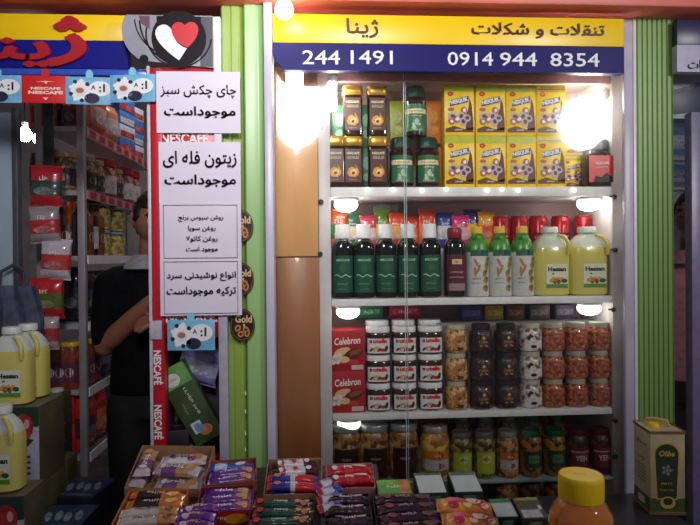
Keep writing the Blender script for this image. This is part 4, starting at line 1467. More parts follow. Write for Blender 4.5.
def tray(label, px, py, w, d, h, rgb, front=None, rz=0.0, lift=None, art=None, name='display_box', back=0.0, rim=None):
    """open carton: floor, four walls, printed face; its floor lies on the deck; (px, py) is the middle of the open top"""
    L = h if lift is None else lift
    o = thing(name, label, 'box', S(px, py, L), 0, 'open display boxes of chocolate bars')
    o.rotation_euler = (Matrix.Rotation(TILT, 4, 'X') @ Matrix.Rotation(rz, 4, 'Z')).to_euler()
    c = M(rgb, 0.55, noise=0.12, scale=20)
    k = 0.0025
    MB().bx(-w / 2, -d / 2, 0, w / 2, d / 2, k, c).build('box_floor', o)
    MB().bx(-w / 2, -d / 2, k, w / 2, -d / 2 + k, h * (front or 0.8), c).build('front_wall', o)
    MB().bx(-w / 2, d / 2 - k, k, w / 2, d / 2, h + back, c).build('rear_wall', o)
    for s in (-1, 1):
        x0, x1 = (-w / 2, -w / 2 + k) if s < 0 else (w / 2 - k, w / 2)
        MB().add([(x0, -d / 2 + k, k), (x1, -d / 2 + k, k), (x1, d / 2 - k, k), (x0, d / 2 - k, k), (x0, -d / 2 + k, h * (front or 0.8)), (x1, -d / 2 + k, h * (front or 0.8)), (x1, d / 2 - k, h + back), (x0, d / 2 - k, h + back)],
                 [[0, 1, 2, 3], [4, 5, 6, 7], [0, 1, 5, 4], [1, 2, 6, 5], [2, 3, 7, 6], [3, 0, 4, 7]], c).build('side_wall', o)
    if art:
        a = Art()
        art(a, w, h * (front or 0.8))
        a.build('front_print', flat(-d / 2), o)
    return o


def bar_maker(key, L, W, H, zones, word, wcol, spots=(), name='chocolate_bar', group=None, crimp=0.08):
    """zones: list of (up to this share of the length, rgb)"""
    def make():
        t = thing(name, '', 'chocolate bar', group=group)
        zm = [(z, M(c, 0.2, noise=0.1, scale=60, coat=0.5)) for z, c in zones]

        def pick(c):
            u = c.x / L + 0.5
            for z, m in zm:
                if u <= z:
                    return m
            return zm[-1][1]
        MB().wrap(L, W, H, pick, None, crimp, 22, 14).build('wrapper', t)
        a = Art()
        for (u, v, ru, rv, c) in spots:
            a.ell((u - 0.5) * L, v * W, ru * L, rv * W, M(c, 0.3, noise=0.08, scale=90), 1, rnd.uniform(-0.3, 0.3), 10)
        if word:
            a.text(word, -0.02 * L, 0, W * 0.4, M(wcol, 0.35, noise=0), 2, wmax=L * 0.5, bold=0.04, shear=0.15)

        def fn(u, v, ee):
            q = max(0.0, 1 - abs(2 * v / (W * 0.92)) ** 2.6) ** (1 / 2.6)
            return (u, v, H * 0.5 + H * 0.5 * 1.05 * q + 0.0006 + ee)
        a.build('wrapper_print', fn, t)
        return t
    make.__name__ = key
    return make


def lay(make, box, x, y, z, label, rz=0.0, ry=0.0, roll=0.0):
    """a bar resting in a box (or on the deck frame of another thing) in that box's own frame"""
    rz += rnd.uniform(-0.07, 0.07)
    x += rnd.uniform(-0.003, 0.003)
    o = put(make, (0, 0, 0), label)
    bpy.context.view_layer.update()
    m = (Matrix.Translation(box.location) @ box.rotation_euler.to_matrix().to_4x4()) @ Matrix.Translation((x, y, z)) @ Matrix.Rotation(rz, 4, 'Z') @ Matrix.Rotation(ry, 4, 'Y') @ Matrix.Rotation(roll, 4, 'X')
    o.location = m.to_translation()
    o.rotation_euler = m.to_euler()
    return o


# --- back row: tan carton with white and pink cakes
KRAFT = (168, 126, 88)
b = tray('open tan carton of white and purple cake packets below the coffee stand', 171, 464, 0.225, 0.165, 0.055, KRAFT, 0.5, R(-4), 0.055, back=0.01)
cake = bar_maker('cake_bar', 0.135, 0.05, 0.028, [(0.16, (226, 216, 214)), (0.75, (232, 226, 222)), (1.0, (222, 206, 200))], 'Zagor', (40, 30, 50), [(0.82, 0, 0.12, 0.3, (206, 150, 96)), (0.7, -0.2, 0.1, 0.2, (150, 60, 110)), (0.25, 0.1, 0.06, 0.25, (96, 60, 130))], group='white cake packets in the tan carton')
cakep = bar_maker('cake_bar_violet', 0.135, 0.05, 0.028, [(0.16, (206, 190, 200)), (0.5, (120, 80, 130)), (0.75, (196, 150, 110)), (1.0, (200, 190, 190))], 'Zagor', (240, 232, 230), [(0.8, 0, 0.1, 0.3, (206, 150, 96)), (0.2, 0, 0.06, 0.25, (230, 220, 220))], group='violet cake packets in the tan carton')
for x, y, z, mk, lab, r in ((0.035, 0.045, 0.003, cake, 'white cake packet at the rear of the tan carton', 0.05), (0.03, -0.005, 0.003, cake, 'white cake packet in the middle of the tan carton', -0.08), (0.035, -0.053, 0.003, cakep, 'violet cake packet at the front of the tan carton', 0.02),
                            (0.03, 0.03, 0.0325, cake, 'white cake packet with bold dark lettering on top of the pile in the tan carton', 0.06), (0.025, -0.022, 0.0325, cakep, 'violet and tan cake packet on top of the pile in the tan carton', -0.05)):
    lay(mk, b, x, y, z, lab, r)
for k, (x, y, r) in enumerate(((-0.08, 0.01, 1.45), (-0.078, 0.02, 1.62))):
    lay(cakep, b, x - 0.002 * k, y - 0.005, 0.003 + k * 0.0295, 'violet cake packet lying crosswise in the tan carton, ' + ('lower' if k == 0 else 'upper') + ' one', r)

# --- front corner: wafers
def waf_art(a, w, h):
    a.rect(-w / 2 + 0.002, 0.002, w / 2 - 0.002, h - 0.002, M((226, 190, 150), 0.4, noise=0.1), 0)
    a.text('Biscuits', -0.02, h * 0.55, h * 0.5, BROWNL, 1, w=w * 0.62, bold=0.03, shear=0.2)
    a.rect(w * 0.3, 0.002, w / 2 - 0.002, h - 0.002, M((226, 120, 40), 0.4, noise=0.1), 1)


b = tray('open box of orange and white wafer bars at the corner of the counter', 151, 507, 0.165, 0.15, 0.045, (206, 110, 40), 0.9, R(-3), 0.045, waf_art)
w1 = bar_maker('wafer_orange', 0.15, 0.032, 0.024, [(0.14, (226, 120, 40)), (0.6, (60, 36, 30)), (1.0, (226, 130, 50))], 'Biskrem', (240, 226, 206), [(0.8, 0, 0.12, 0.3, (240, 190, 110))], group='wafer bars in the orange box')
w2 = bar_maker('wafer_white', 0.15, 0.032, 0.024, [(0.12, (226, 216, 206)), (0.7, (222, 210, 196)), (1.0, (206, 150, 90))], 'Biscolata', (70, 36, 30), [(0.85, 0, 0.08, 0.3, (150, 90, 50))], group='wafer bars in the orange box')
for k in range(4):
    lay((w1, w2, w2, w1)[k], b, 0.002, 0.053 - 0.0345 * k, 0.0035, ('orange wafer bar', 'white wafer bar', 'white wafer bar', 'orange wafer bar')[k] + ' in the lower layer of the wafer box, row ' + ('at the rear', 'behind the middle', 'before the middle', 'at the front')[k])
for k in range(4):
    lay((w1, w1, w2, w2)[k], b, 0.002 + 0.003 * (k % 2), 0.05 - 0.034 * k, 0.029, ('dark and orange wafer bar at the rear of the top layer', 'orange wafer bar second from the rear of the top layer', 'white wafer bar third from the rear of the top layer', 'white wafer bar at the front of the top layer')[k] + ' in the wafer box', 0.03 * (k - 1))

# --- purple flakes: two boxes
def pur_art(a, w, h):
    a.rect(-w / 2 + 0.002, 0.002, w / 2 - 0.002, h - 0.002, M((190, 40, 30), 0.4, noise=0.1), 0)
    a.ell(w * 0.2, h * 0.4, w * 0.22, h * 0.4, M((240, 150, 40), 0.4, noise=0.1), 1)
    a.text('CRUNCHY', -w * 0.18, h * 0.5, h * 0.45, PW, 2, wmax=w * 0.5, bold=0.03)


pf = bar_maker('purple_bar', 0.135, 0.034, 0.022, [(0.1, (96, 40, 130)), (0.62, (104, 44, 140)), (1.0, (150, 70, 130))], 'FLAKE', (242, 226, 236), [(0.8, 0.05, 0.12, 0.3, (206, 150, 130)), (0.86, -0.2, 0.06, 0.2, (226, 190, 60))], group='purple chocolate bars')
pb = bar_maker('violet_blue_bar', 0.135, 0.034, 0.022, [(0.15, (60, 90, 190)), (0.4, (200, 214, 240)), (0.75, (60, 110, 200)), (1.0, (110, 50, 140))], 'Milk', (60, 40, 130), [(0.7, 0, 0.12, 0.25, (230, 236, 246))], group='blue and violet chocolate bars')
py_ = bar_maker('violet_gold_bar', 0.1, 0.032, 0.026, [(0.12, (120, 50, 150)), (0.85, (110, 44, 146)), (1.0, (150, 80, 170))], 'Moro', (236, 200, 80), [(0.5, 0.3, 0.16, 0.16, (226, 190, 90)), (0.25, -0.25, 0.1, 0.2, (230, 200, 230))], group='violet and gold bars', crimp=0.14)
b = tray('open box of blue and violet bars beside the tan carton', 231, 470, 0.15, 0.11, 0.05, (150, 84, 60), 0.85, R(6), 0.05)
for k in range(3):
    lay(pb, b, 0, 0.034 - 0.035 * k, 0.0035, 'blue and violet bar in the lower layer, ' + ('rear', 'middle', 'front')[k] + ' of the box beside the tan carton')
    lay(pb if k < 1 else pf, b, 0.002 * k, 0.032 - 0.034 * k, 0.027, ('light blue bar on top at the rear', 'purple bar on top in the middle', 'purple bar on top at the front')[k] + ' of the box beside the tan carton', -0.06 + 0.05 * k)
b = tray('open box of purple bars with a red and orange printed front', 226, 497, 0.15, 0.1, 0.05, (130, 40, 50), 0.8, R(2), 0.05, pur_art)
for k in range(2):
    lay(pf, b, 0, 0.026 - 0.036 * k, 0.0035, 'purple bar in the lower layer of the red-fronted box, ' + ('rear' if k == 0 else 'front'))
for k in range(3):
    lay(pf, b, 0.004, 0.032 - 0.032 * k, 0.0265 + (0.003 if k == 1 else 0), 'purple bar on top of the red-fronted box, ' + ('rear', 'middle', 'front')[k], 0.04 * (k - 1), 0, 0.1)
b2 = tray('small dark tray of violet and gold bars before the purple bars', 196, 514, 0.105, 0.1, 0.04, (80, 40, 60), 0.8, R(2), 0.05)
for k in range(3):
    lay(py_, b2, 0, 0.03 - 0.033 * k, 0.0035, 'violet bar with yellow lettering in the small dark tray, ' + ('rear', 'middle', 'front')[k], 0.06 * (k - 1))
    lay(py_, b2, 0.002, 0.026 - 0.033 * k, 0.031, 'violet bar with yellow lettering on top in the small dark tray, ' + ('rear', 'middle', 'front')[k], -0.12 * (k - 1))

# --- centre: red/white/brown sweets, red-white-blue bars, then dark green biscuits
rw = bar_maker('festive_bar', 0.14, 0.034, 0.024, [(0.2, (60, 30, 30)), (0.3, (196, 40, 50)), (0.72, (226, 220, 222)), (1.0, (70, 34, 40))], '', PW and (250, 250, 250), [(0.36, 0.1, 0.06, 0.34, (236, 232, 232)), (0.52, 0, 0.05, 0.3, (196, 30, 50)), (0.64, 0.1, 0.06, 0.34, (240, 236, 236)), (0.8, 0, 0.06, 0.3, (236, 232, 236)), (0.22, -0.1, 0.05, 0.3, (230, 226, 226))], group='red white and brown bars in the centre box')
rb = bar_maker('red_blue_bar', 0.15, 0.034, 0.024, [(0.1, (196, 40, 50)), (0.45, (50, 50, 150)), (0.55, (230, 226, 230)), (0.9, (206, 36, 46)), (1.0, (60, 60, 150))], 'Hobby', (244, 240, 240), [(0.2, 0, 0.07, 0.25, (216, 130, 90))], group='red white and blue bars in the centre box')
gn = bar_maker('green_bar', 0.16, 0.034, 0.024, [(0.08, (150, 40, 40)), (0.3, (36, 60, 50)), (0.68, (24, 84, 66)), (1.0, (60, 50, 40))], 'Tutku', (220, 226, 206), [(0.12, 0, 0.06, 0.3, (206, 50, 44)), (0.76, 0.1, 0.05, 0.28, (222, 150, 100)), (0.86, -0.1, 0.06, 0.3, (206, 130, 84)), (0.92, 0.15, 0.04, 0.24, (226, 166, 120))], group='dark green biscuit bars in the front centre box')
b = tray('open box of red, white and brown bars in the middle of the counter', 294, 474, 0.165, 0.16, 0.045, (176, 130, 100), 0.7, R(-1), 0.045)
for k in range(4):
    mk = (rw, rw, rb, rb)[k]
    lay(mk, b, 0, 0.056 - 0.037 * k, 0.0035, ('red, white and brown bar', 'red, white and brown bar', 'red, white and blue bar', 'red, white and blue bar')[k] + ' low in the centre box, ' + ORD[k] + ' from the glass')
    lay(mk, b, -0.003 + 0.002 * k, 0.054 - 0.037 * k, 0.0285, ('red, white and brown bar', 'red, white and brown bar', 'red, white and blue bar', 'red, white and blue bar')[k] + ' on top in the centre box, ' + ORD[k] + ' from the glass', 0.03 * (1.5 - k))
b = tray('open black box of dark green biscuit bars at the front of the counter', 281, 515, 0.172, 0.16, 0.04, (30, 30, 30), 0.8, R(-1), 0.05)
for k in range(4):
    lay(gn, b, 0, 0.055 - 0.037 * k, 0.0035, 'dark green biscuit bar in the lower layer of the black box, ' + ORD[k] + ' from the rear')
    lay(gn, b, 0.002, 0.053 - 0.037 * k, 0.0285, 'dark green biscuit bar in the top layer of the black box, ' + ORD[k] + ' from the rear', 0.02 * (k - 1.5))
sp = bar_maker('silver_bar', 0.075, 0.034, 0.024, [(0.2, (200, 60, 80)), (0.6, (220, 216, 226)), (1.0, (60, 70, 160))], 'Coco', (40, 60, 150), [(0.75, 0, 0.1, 0.25, (60, 90, 180))], group='small silver bars between the boxes', crimp=0.14)
b2 = tray('narrow white tray of small silver bars between the centre box and the red bars', 330, 492, 0.052, 0.16, 0.03, (190, 190, 200), 0.8, R(0), 0.05)
for k in range(4):
    lay(sp, b2, 0.0, 0.052 - 0.036 * k, 0.0035 + 0.026, 'small silver bar standing askew in the narrow white tray, ' + ORD[k] + ' from the rear', 0.5 - 0.1 * k)

# --- red bars, dark bars
rd = bar_maker('red_bar', 0.15, 0.04, 0.026, [(0.1, (206, 30, 44)), (0.4, (190, 26, 40)), (0.6, (214, 60, 60)), (1.0, (200, 26, 40))], 'Kit', (246, 236, 236), [(0.72, 0.1, 0.16, 0.16, (236, 190, 180)), (0.18, 0, 0.06, 0.3, (226, 206, 206))], group='red bars in the pink carton')
dk = bar_maker('dark_bar', 0.15, 0.036, 0.026, [(0.1, (60, 30, 44)), (0.5, (44, 24, 30)), (0.8, (70, 46, 56)), (1.0, (40, 24, 32))], 'Bitter', (206, 190, 196), [(0.75, 0.1, 0.12, 0.14, (170, 150, 166)), (0.25, 0.2, 0.1, 0.12, (150, 130, 150))], group='dark brown bars with silver lettering')
pm = bar_maker('plum_bar', 0.16, 0.036, 0.026, [(0.1, (70, 30, 60)), (0.5, (60, 26, 44)), (0.75, (50, 30, 44)), (1.0, (66, 34, 60))], 'Damak', (190, 150, 170), [(0.2, 0, 0.08, 0.26, (150, 76, 90)), (0.78, 0, 0.1, 0.26, (120, 84, 70)), (0.9, 0.1, 0.05, 0.2, (110, 60, 110))], group='plum-coloured bars at the front of the counter')
b = tray('pink open carton of red bars against the glass', 350, 474, 0.14, 0.105, 0.05, (178, 120, 116), 0.75, R(0), 0.05)
for k in range(2):
    lay(rd, b, -0.003, 0.026 - 0.043 * k, 0.0035, 'red bar in the lower layer of the pink carton, ' + ('rear' if k == 0 else 'front')).scale = (0.9, 1, 1)
    lay(rd, b, -0.003, 0.024 - 0.046 * k, 0.031, 'red bar with white lettering on top in the pink carton, ' + ('rear' if k == 0 else 'front'), 0.03).scale = (0.9, 1, 1)
b = tray('black box of dark brown bars before the pink carton', 348, 510, 0.125, 0.15, 0.045, (28, 24, 28), 0.7, R(0), 0.05)
for k in range(3):
    lay(dk, b, 0, 0.046 - 0.042 * k, 0.0035, 'dark brown bar in the lower layer before the pink carton, ' + ORD[k] + ' from the rear').scale = (0.78, 1, 1)
    lay(dk, b, 0.001, 0.046 - 0.044 * k, 0.031, 'dark brown bar with silver print before the pink carton, ' + ORD[k] + ' from the rear', 0.03 * (k - 1)).scale = (0.78, 1, 1)
b = tray('black box of plum-coloured bars in the middle of the front row', 407, 512, 0.17, 0.165, 0.045, (32, 24, 34), 0.7, R(0), 0.05)
for k in range(4):
    lay(pm, b, 0, 0.056 - 0.038 * k, 0.0035, 'plum bar in the lower layer of its black box, ' + ORD[k] + ' from the rear')
    lay(pm, b, 0.002 * k, 0.056 - 0.038 * k, 0.031, 'plum bar in the top layer of its black box, ' + ORD[k] + ' from the rear', 0.02 * (k - 1.5))


def shut_box(label, px, py, w, d, h, rgb, frgb, word, wc, rz=0.0, strip=None):
    o = thing('carton_box', label, 'box', S(px, py, h), 0)
    o.rotation_euler = (Matrix.Rotation(TILT, 4, 'X') @ Matrix.Rotation(rz, 4, 'Z')).to_euler()
    MB().bx(-w / 2, -d / 2, 0, w / 2, d / 2, h, M(frgb, 0.45, noise=0.1, scale=20), 0.0015).build('carton', o)
    a = Art()
    a.rect(-w / 2 + 0.003, -d / 2 + 0.003, w / 2 - 0.003, d / 2 - 0.003, M(rgb, 0.4, noise=0.06, scale=14), 0)
    if strip:
        for (u0, v0, u1, v1, c) in strip:
            a.rect(u0 * w, v0 * d, u1 * w, v1 * d, M(c, 0.4, noise=0.2, scale=60), 1)
    if word:
        a.text(word, 0, 0, d * 0.24, M(wc, 0.4, noise=0), 2, wmax=w * 0.6, bold=0.02)
    a.build('lid_print', lambda u, v, ee: (u, v, h + ee), o)
    a = Art()
    a.rect(-w * 0.2, h * 0.2, w * 0.25, h * 0.8, M([min(255, v + 70) for v in frgb], 0.4, noise=0.1), 0)
    a.build('front_print', flat(-d / 2), o)
    return o


shut_box('green packet box with an orange end behind the plum bars', 394, 487, 0.098, 0.07, 0.04, (96, 170, 70), (60, 120, 50), 'Nane', (236, 240, 220), 0.0, [(-0.48, 0.1, 0.1, 0.45, (130, 196, 80)), (0.16, -0.45, 0.46, 0.45, (206, 130, 70))])
shut_box('white-topped green box beside the green and orange packet', 430, 483, 0.082, 0.1, 0.045, (196, 206, 200), (24, 62, 46), '', (40, 70, 60), 0.0, [(-0.45, 0.35, 0.45, 0.47, (70, 110, 90))])
shut_box('white-topped green box behind the orange packets', 465, 482, 0.082, 0.1, 0.045, (190, 198, 196), (24, 60, 46), '', (40, 70, 60), 0.0, [(-0.45, 0.3, 0.45, 0.47, (90, 110, 104))])
shut_box('small white-topped green box beside the orange packets', 503, 508, 0.062, 0.08, 0.045, (176, 190, 184), (20, 56, 42), '', (40, 70, 60), 0.0, [(-0.45, 0.25, 0.45, 0.47, (60, 130, 90))])
shut_box('dull green and grey box nearest the honey jar', 530, 508, 0.072, 0.09, 0.05, (84, 84, 66), (60, 56, 40), '', (60, 60, 50), 0.0, [(-0.4, -0.45, 0.3, -0.1, (176, 176, 184)), (-0.45, 0.34, 0.45, 0.46, (150, 150, 60)), (0.3, -0.1, 0.42, 0.1, (206, 206, 206))])
og = bar_maker('orange_bar', 0.145, 0.056, 0.034, [(0.08, (236, 150, 60)), (0.5, (240, 166, 70)), (1.0, (230, 140, 50))], 'Eti', (206, 30, 90), [(0.3, 0.15, 0.14, 0.2, (240, 120, 130)), (0.3, -0.24, 0.1, 0.18, (214, 36, 96)), (0.66, 0.1, 0.14, 0.24, (236, 206, 190)), (0.8, 0, 0.1, 0.26, (196, 60, 60)), (0.86, -0.22, 0.07, 0.16, (250, 226, 170)), (0.55, -0.2, 0.08, 0.16, (246, 214, 150))], group='orange biscuit packets')
b = tray('open orange box of orange biscuit packets at the front of the counter', 467, 520, 0.155, 0.15, 0.04, (206, 140, 60), 0.8, R(-3), 0.05)
for k in range(2):
    lay(og, b, 0, 0.04 - 0.064 * k, 0.0035, 'orange biscuit packet in the lower layer, ' + ('rear' if k == 0 else 'front'))
    lay(og, b, 0.002, 0.042 - 0.062 * k, 0.039, 'orange biscuit packet on top with pink lettering, ' + ('rear' if k == 0 else 'front'), -0.06)

# --- honey jar
p = P(581, 474, 1.36)
hz = tz
t = thing('honey_jar', 'big round honey jar with a yellow screw lid at the front of the side stand', 'jar', (p.x, 1.36, hz + 0.001))
H = p.z - hz
hs = H - 0.056
HONEY = M((255, 150, 8), 0.06, noise=0.06, scale=9, trans=0.4, coat=1.0)
prof = [(0.05, 0.0), (0.068, 0.006), (0.074, 0.02), (0.074, hs - 0.085), (0.0735, hs - 0.06), (0.069, hs - 0.035), (0.056, hs - 0.012), (0.047, hs - 0.002), (0.044, hs + 0.012)]
mb = MB()
fine = []
for (r0, z0), (r1, z1) in zip(prof, prof[1:]):
    for k in range(6):
        f = k / 6
        fine.append((r0 + (r1 - r0) * f, z0 + (z1 - z0) * f))
fine.append(prof[-1])
mb.lathe(fine, HONEY, 48)
body = mb.build('body', t)
# shallow upright flutes on the shoulder as in the photo
for v in body.data.vertices:
    if hs - 0.07 < v.co.z < hs - 0.008:
        a_ = math.atan2(v.co.y, v.co.x)
        f = 1 - 0.022 * max(0, math.cos(a_ * 12)) ** 2
        v.co.x *= f
        v.co.y *= f
LY = M((252, 210, 6), 0.4, noise=0.03)
mb = MB()
seg = 96
vs, fs = [], []
zz = [hs + 0.0005, hs + 0.004, hs + 0.044, hs + 0.0525, hs + 0.0555, hs + 0.056]
rr_ = [0.0495, 0.0505, 0.0505, 0.0495, 0.047, 0.001]
for i in range(6):
    for k in range(seg):
        r_ = rr_[i] - (0.0009 if (k % 2 and 1 <= i <= 2) else 0)
        vs.append((r_ * math.cos(2 * PI * k / seg), r_ * math.sin(2 * PI * k / seg), zz[i]))
for i in range(5):
    for k in range(seg):
        fs.append([i * seg + k, i * seg + (k + 1) % seg, (i + 1) * seg + (k + 1) % seg, (i + 1) * seg + k])
mb.add(vs, fs, LY)
lid = mb.build('lid', t)
a = Art()
a.text('HONEY', 0, 0, 0.012, M((222, 176, 14), 0.4, noise=0), 1, wmax=0.05)
a.build('lid_lettering', lambda u, v, ee: (u, v * 1.3, hs + 0.0558 + ee), lid)

# --- olive oil tin
YT = 1.64
p = P(650.5, 517, YT)
t = thing('olive_oil_tin', 'cream and green rectangular olive oil tin with an arched dark label before the fluted pillar', 'tin', (p.x, YT, tz + 0.001), R(0))
w, d = X(684, YT, 470) - X(651, YT, 470), 0.115
h = Z(432, YT, 655) - tz
t.rotation_euler = (0, 0, R(-7))
TIN = M((198, 182, 140), 0.3, noise=0.1, scale=14, metal=0.15)
mb = MB()
# camera sees the front and, because the tin is turned, its near side; corner stands at the origin
ang = R(50)
mb.bx(0, 0, 0, w, d, h, TIN, 0.004)
mb.build('body', t)
OLV = M((52, 62, 36), 0.35, noise=0.1)
GLD = M((206, 176, 84), 0.35, noise=0.05)
for z0, z1 in ((0, 0.007), (h - 0.006, h + 0.002)):
    mb = MB()
    mb.bx(-0.0016, -0.0016, z0, w + 0.0016, -0.0002, z1, M((150, 120, 80), 0.3, metal=0.5, noise=0.1))
    mb.bx(-0.0016, -0.0002, z0, -0.0002, d + 0.0016, z1, M((150, 120, 80), 0.3, metal=0.5, noise=0.1))
    mb.bx(w + 0.0002, -0.0002, z0, w + 0.0016, d + 0.0016, z1, M((150, 120, 80), 0.3, metal=0.5, noise=0.1))
    mb.bx(-0.0002, d + 0.0002, z0, w + 0.0002, d + 0.0016, z1, M((150, 120, 80), 0.3, metal=0.5, noise=0.1))
    mb.build('rim', t)
a = Art()
a.rect(0.002, 0.008, w - 0.002, h * 0.2, M((70, 90, 44), 0.35, noise=0.15), 0)
pts = []
c = w * 0.47
for k in range(13):
    a_ = PI * k / 12
    pts.append((c + w * 0.33 * math.cos(a_), h * 0.73 + w * 0.3 * math.sin(a_)))
arch = [(c + w * 0.27, h * 0.2)] + pts + [(c - w * 0.27, h * 0.2)]
a.poly([(c + (x - c) * 1.12, h * 0.5 + (y - h * 0.5) * 1.05) for x, y in arch], GLD, 1)
a.poly(arch, OLV, 2)
a.text('Oliba', c, h * 0.74, 0.016, GLD, 3, w=w * 0.44, bold=0.02, shear=0.2)
for k in range(5):
    an = 2 * PI * k / 5
    a.ell(c + 0.01 * math.cos(an), h * 0.54 + 0.01 * math.sin(an), 0.006, 0.0045, M((120, 130, 150), 0.35, noise=0), 3, an)
a.ell(c, h * 0.54, 0.003, 0.003, GLD, 4)
a.text('Extra', c, h * 0.38, 0.009, GLD, 3, w=w * 0.34, shear=0.2)
a.text('OLIVE OIL', c, h * 0.3, 0.006, GLD, 3, w=w * 0.4)
a.ell(c + 0.002, h * 0.15, w * 0.22, h * 0.075, GLD, 4)
a.ell(c + 0.002, h * 0.165, w * 0.14, h * 0.045, OLV, 5)
a.build('front_print', flat(0), t)
a = Art()
a.rect(0.004, 0.008, d - 0.002, h * 0.2, M((70, 90, 44), 0.35, noise=0.15), 0)
a.text('Olive Oil', d * 0.5, h * 0.8, 0.014, M((90, 70, 40), 0.4, noise=0), 1, w=d * 0.6)
a.text('Extra', d * 0.5, h * 0.62, 0.012, M((90, 70, 40), 0.4, noise=0), 1, w=d * 0.45, shear=0.2)
for k in range(5):
    a.rect(d * 0.25, h * (0.34 + 0.045 * k), d * 0.75, h * (0.34 + 0.045 * k) + 0.003, M((130, 110, 76), 0.4, noise=0), 1)
a.rect(d * 0.3, h * 0.07, d * 0.66, h * 0.15, PW, 1)
for k in range(9):
    a.rect(d * (0.32 + 0.036 * k), h * 0.085, d * (0.32 + 0.036 * k) + 0.0016, h * 0.145, INK, 2)
a.build('side_print', lambda u, v, ee: (-ee, d - u, v), t)
mb = MB()
mb.lathe([(0.016, h + 0.0005), (0.016, h + 0.006), (0.013, h + 0.013), (0.001, h + 0.0135)], LY, 20, Matrix.Translation((w * 0.3, d * 0.4, 0)))
mb.build('cap', t)
mb = MB()
mb.tube([(w * 0.2, d * 0.75, h + 0.001), (w * 0.25, d * 0.72, h + 0.016), (w * 0.45, d * 0.6, h + 0.02), (w * 0.75, d * 0.5, h + 0.016), (w * 0.8, d * 0.48, h + 0.001)], 0.004, M((214, 176, 90), 0.4, noise=0.05), 8)
mb.build('handle', t)
# ================================================================== inside the shop, seen through the doorway
YR = 2.62
XR = X(85, YR)


def yr(px):
    """depth along the rack front for a column of the photo"""
    return YR * (318 - 85) / (318 - px)


rack = thing('wall_rack', 'grey metal wall rack of groceries inside the doorway with red and white price strips', 'shelf rack', (0, 0, 0))
STEEL = M((150, 146, 150), 0.4, noise=0.1, scale=10)
XL = X(36, YR)
for y in (YR, 3.75):
    MB().bx(XR - 0.03, y, 0, XR, y + 0.03, Z(98, YR, 85), STEEL, 0.003).build('post', rack)
    MB().bx(XL, y, 0, XL + 0.03, y + 0.03, Z(98, YR, 85), STEEL, 0.003).build('post', rack)
LEV = [126, 190, 256, 324, 390, 456]
RZ = []
STRIPR = M((186, 40, 56), 0.4, noise=0.05)
for i, py in enumerate(LEV):
    z = Z(py, YR, 85)
    RZ.append(z)
    MB().bx(XL + 0.031, YR + 0.002, z - 0.022, XR - 0.031, 3.77, z, M((170, 168, 172), 0.4, noise=0.08)).build('shelf', rack)
    lip = MB().bx(XR - 0.001, YR + 0.03, z - 0.034, XR + 0.004, 3.75, z + 0.004, WHITE if i > 1 else M((206, 150, 156), 0.4, noise=0.04)).build('price_strip', rack)
    if i < 2:
        a = Art()
        for k in range(9):
            y = YR + 0.06 + k * 0.12
            a.rect(y, z - 0.03, y + 0.075, z, STRIPR, 0)
        a.build('price_print', lambda u, v, ee: (XR + 0.004 + ee, u, v), lip)


def jar_g(body, lid, label, r, h, lh=0.14, shape=1.0, cat='jar', name='storage_jar', grp=None, key=''):
    def make():
        t = thing(name, '', cat, group=grp)
        hb = h * (1 - lh)
        MB().lathe([(r * 0.9, 0), (r, h * 0.03), (r, hb * 0.85), (r * 0.9 * shape, hb * 0.95), (r * 0.85 * shape, hb)], body, 24).build('body', t)
        MB().lathe([(r * 0.88 * shape, hb), (r * 0.94 * shape, hb + 0.002), (r * 0.94 * shape, h * 0.985), (r * 0.88 * shape, h), (0.001, h)], lid, 24).build('lid', t)
        if label:
            a = Art()
            a.rect(-r * 1.1, h * 0.14, r * 1.1, h * 0.58, label, 0, 8, 1)
            a.ell(0, h * 0.36, r * 0.5, h * 0.1, M((222, 214, 200), 0.4, noise=0.2, scale=60), 1)
            a.build('label_print', around(r + 0.0004), t)
        return t
    make.__name__ = key
    return make


TAN, REDLID = M((176, 146, 90), 0.35, noise=0.08), M((186, 36, 50), 0.35, noise=0.05)
g_tan = jar_g(cells('dry_goods', [(150, 120, 80), (110, 84, 60), (180, 150, 110), (90, 70, 54)], 70), TAN, M((70, 60, 56), 0.4, noise=0.2), 0.055, 0.17, key='tan_jar', grp='tan-lidded jars on the rack')
g_dark = jar_g(M((24, 18, 20), 0.15, noise=0.2, coat=0.7), TAN, M((50, 30, 34), 0.4, noise=0.2), 0.06, 0.19, key='dark_jar', grp='tan-lidded jars on the rack')
g_red = jar_g(cells('spice', [(170, 90, 60), (130, 60, 46), (196, 140, 110), (90, 50, 44)], 70), REDLID, M((206, 196, 196), 0.4, noise=0.2), 0.065, 0.2, 0.2, key='spice_red', grp='red-lidded jars on the rack')
ROT = R(78)
for k, (px, mk, lab) in enumerate(((46, g_dark, 'dark jar with a tan lid at the near end of the second rack shelf'), (68, g_tan, 'tan-lidded jar beside the near rack post on the second shelf'))):
    y = YR + 0.1
    put(mk, (X(px, y), y, RZ[1] + e), lab)
for k, (px, mk, lab) in enumerate(((101, g_tan, 'tan-lidded jar just past the near rack post'), (109.5, g_tan, 'tan-lidded jar third along the second rack shelf'), (119, g_red, 'red-lidded jar beside the tan-lidded jars on the rack'), (128, g_tan, 'tan-lidded jar between two red-lidded jars on the rack'), (136, g_red, 'red-lidded jar with a pale label behind the shop man'), (143, g_red, 'red-lidded jar farthest along the second rack shelf'))):
    put(mk, (XR - 0.075, yr(px), RZ[1] + e), lab, ROT)
AMB = M((150, 80, 20), 0.08, noise=0.15, coat=1.0, trans=0.2)
bot = jar_g(AMB, M((180, 60, 30), 0.35, noise=0.05), M((90, 60, 24), 0.4, noise=0.2), 0.034, 0.235, 0.1, 0.5, 'bottle', 'oil_bottle', 'amber bottles on the rack', 'amber_bottle')
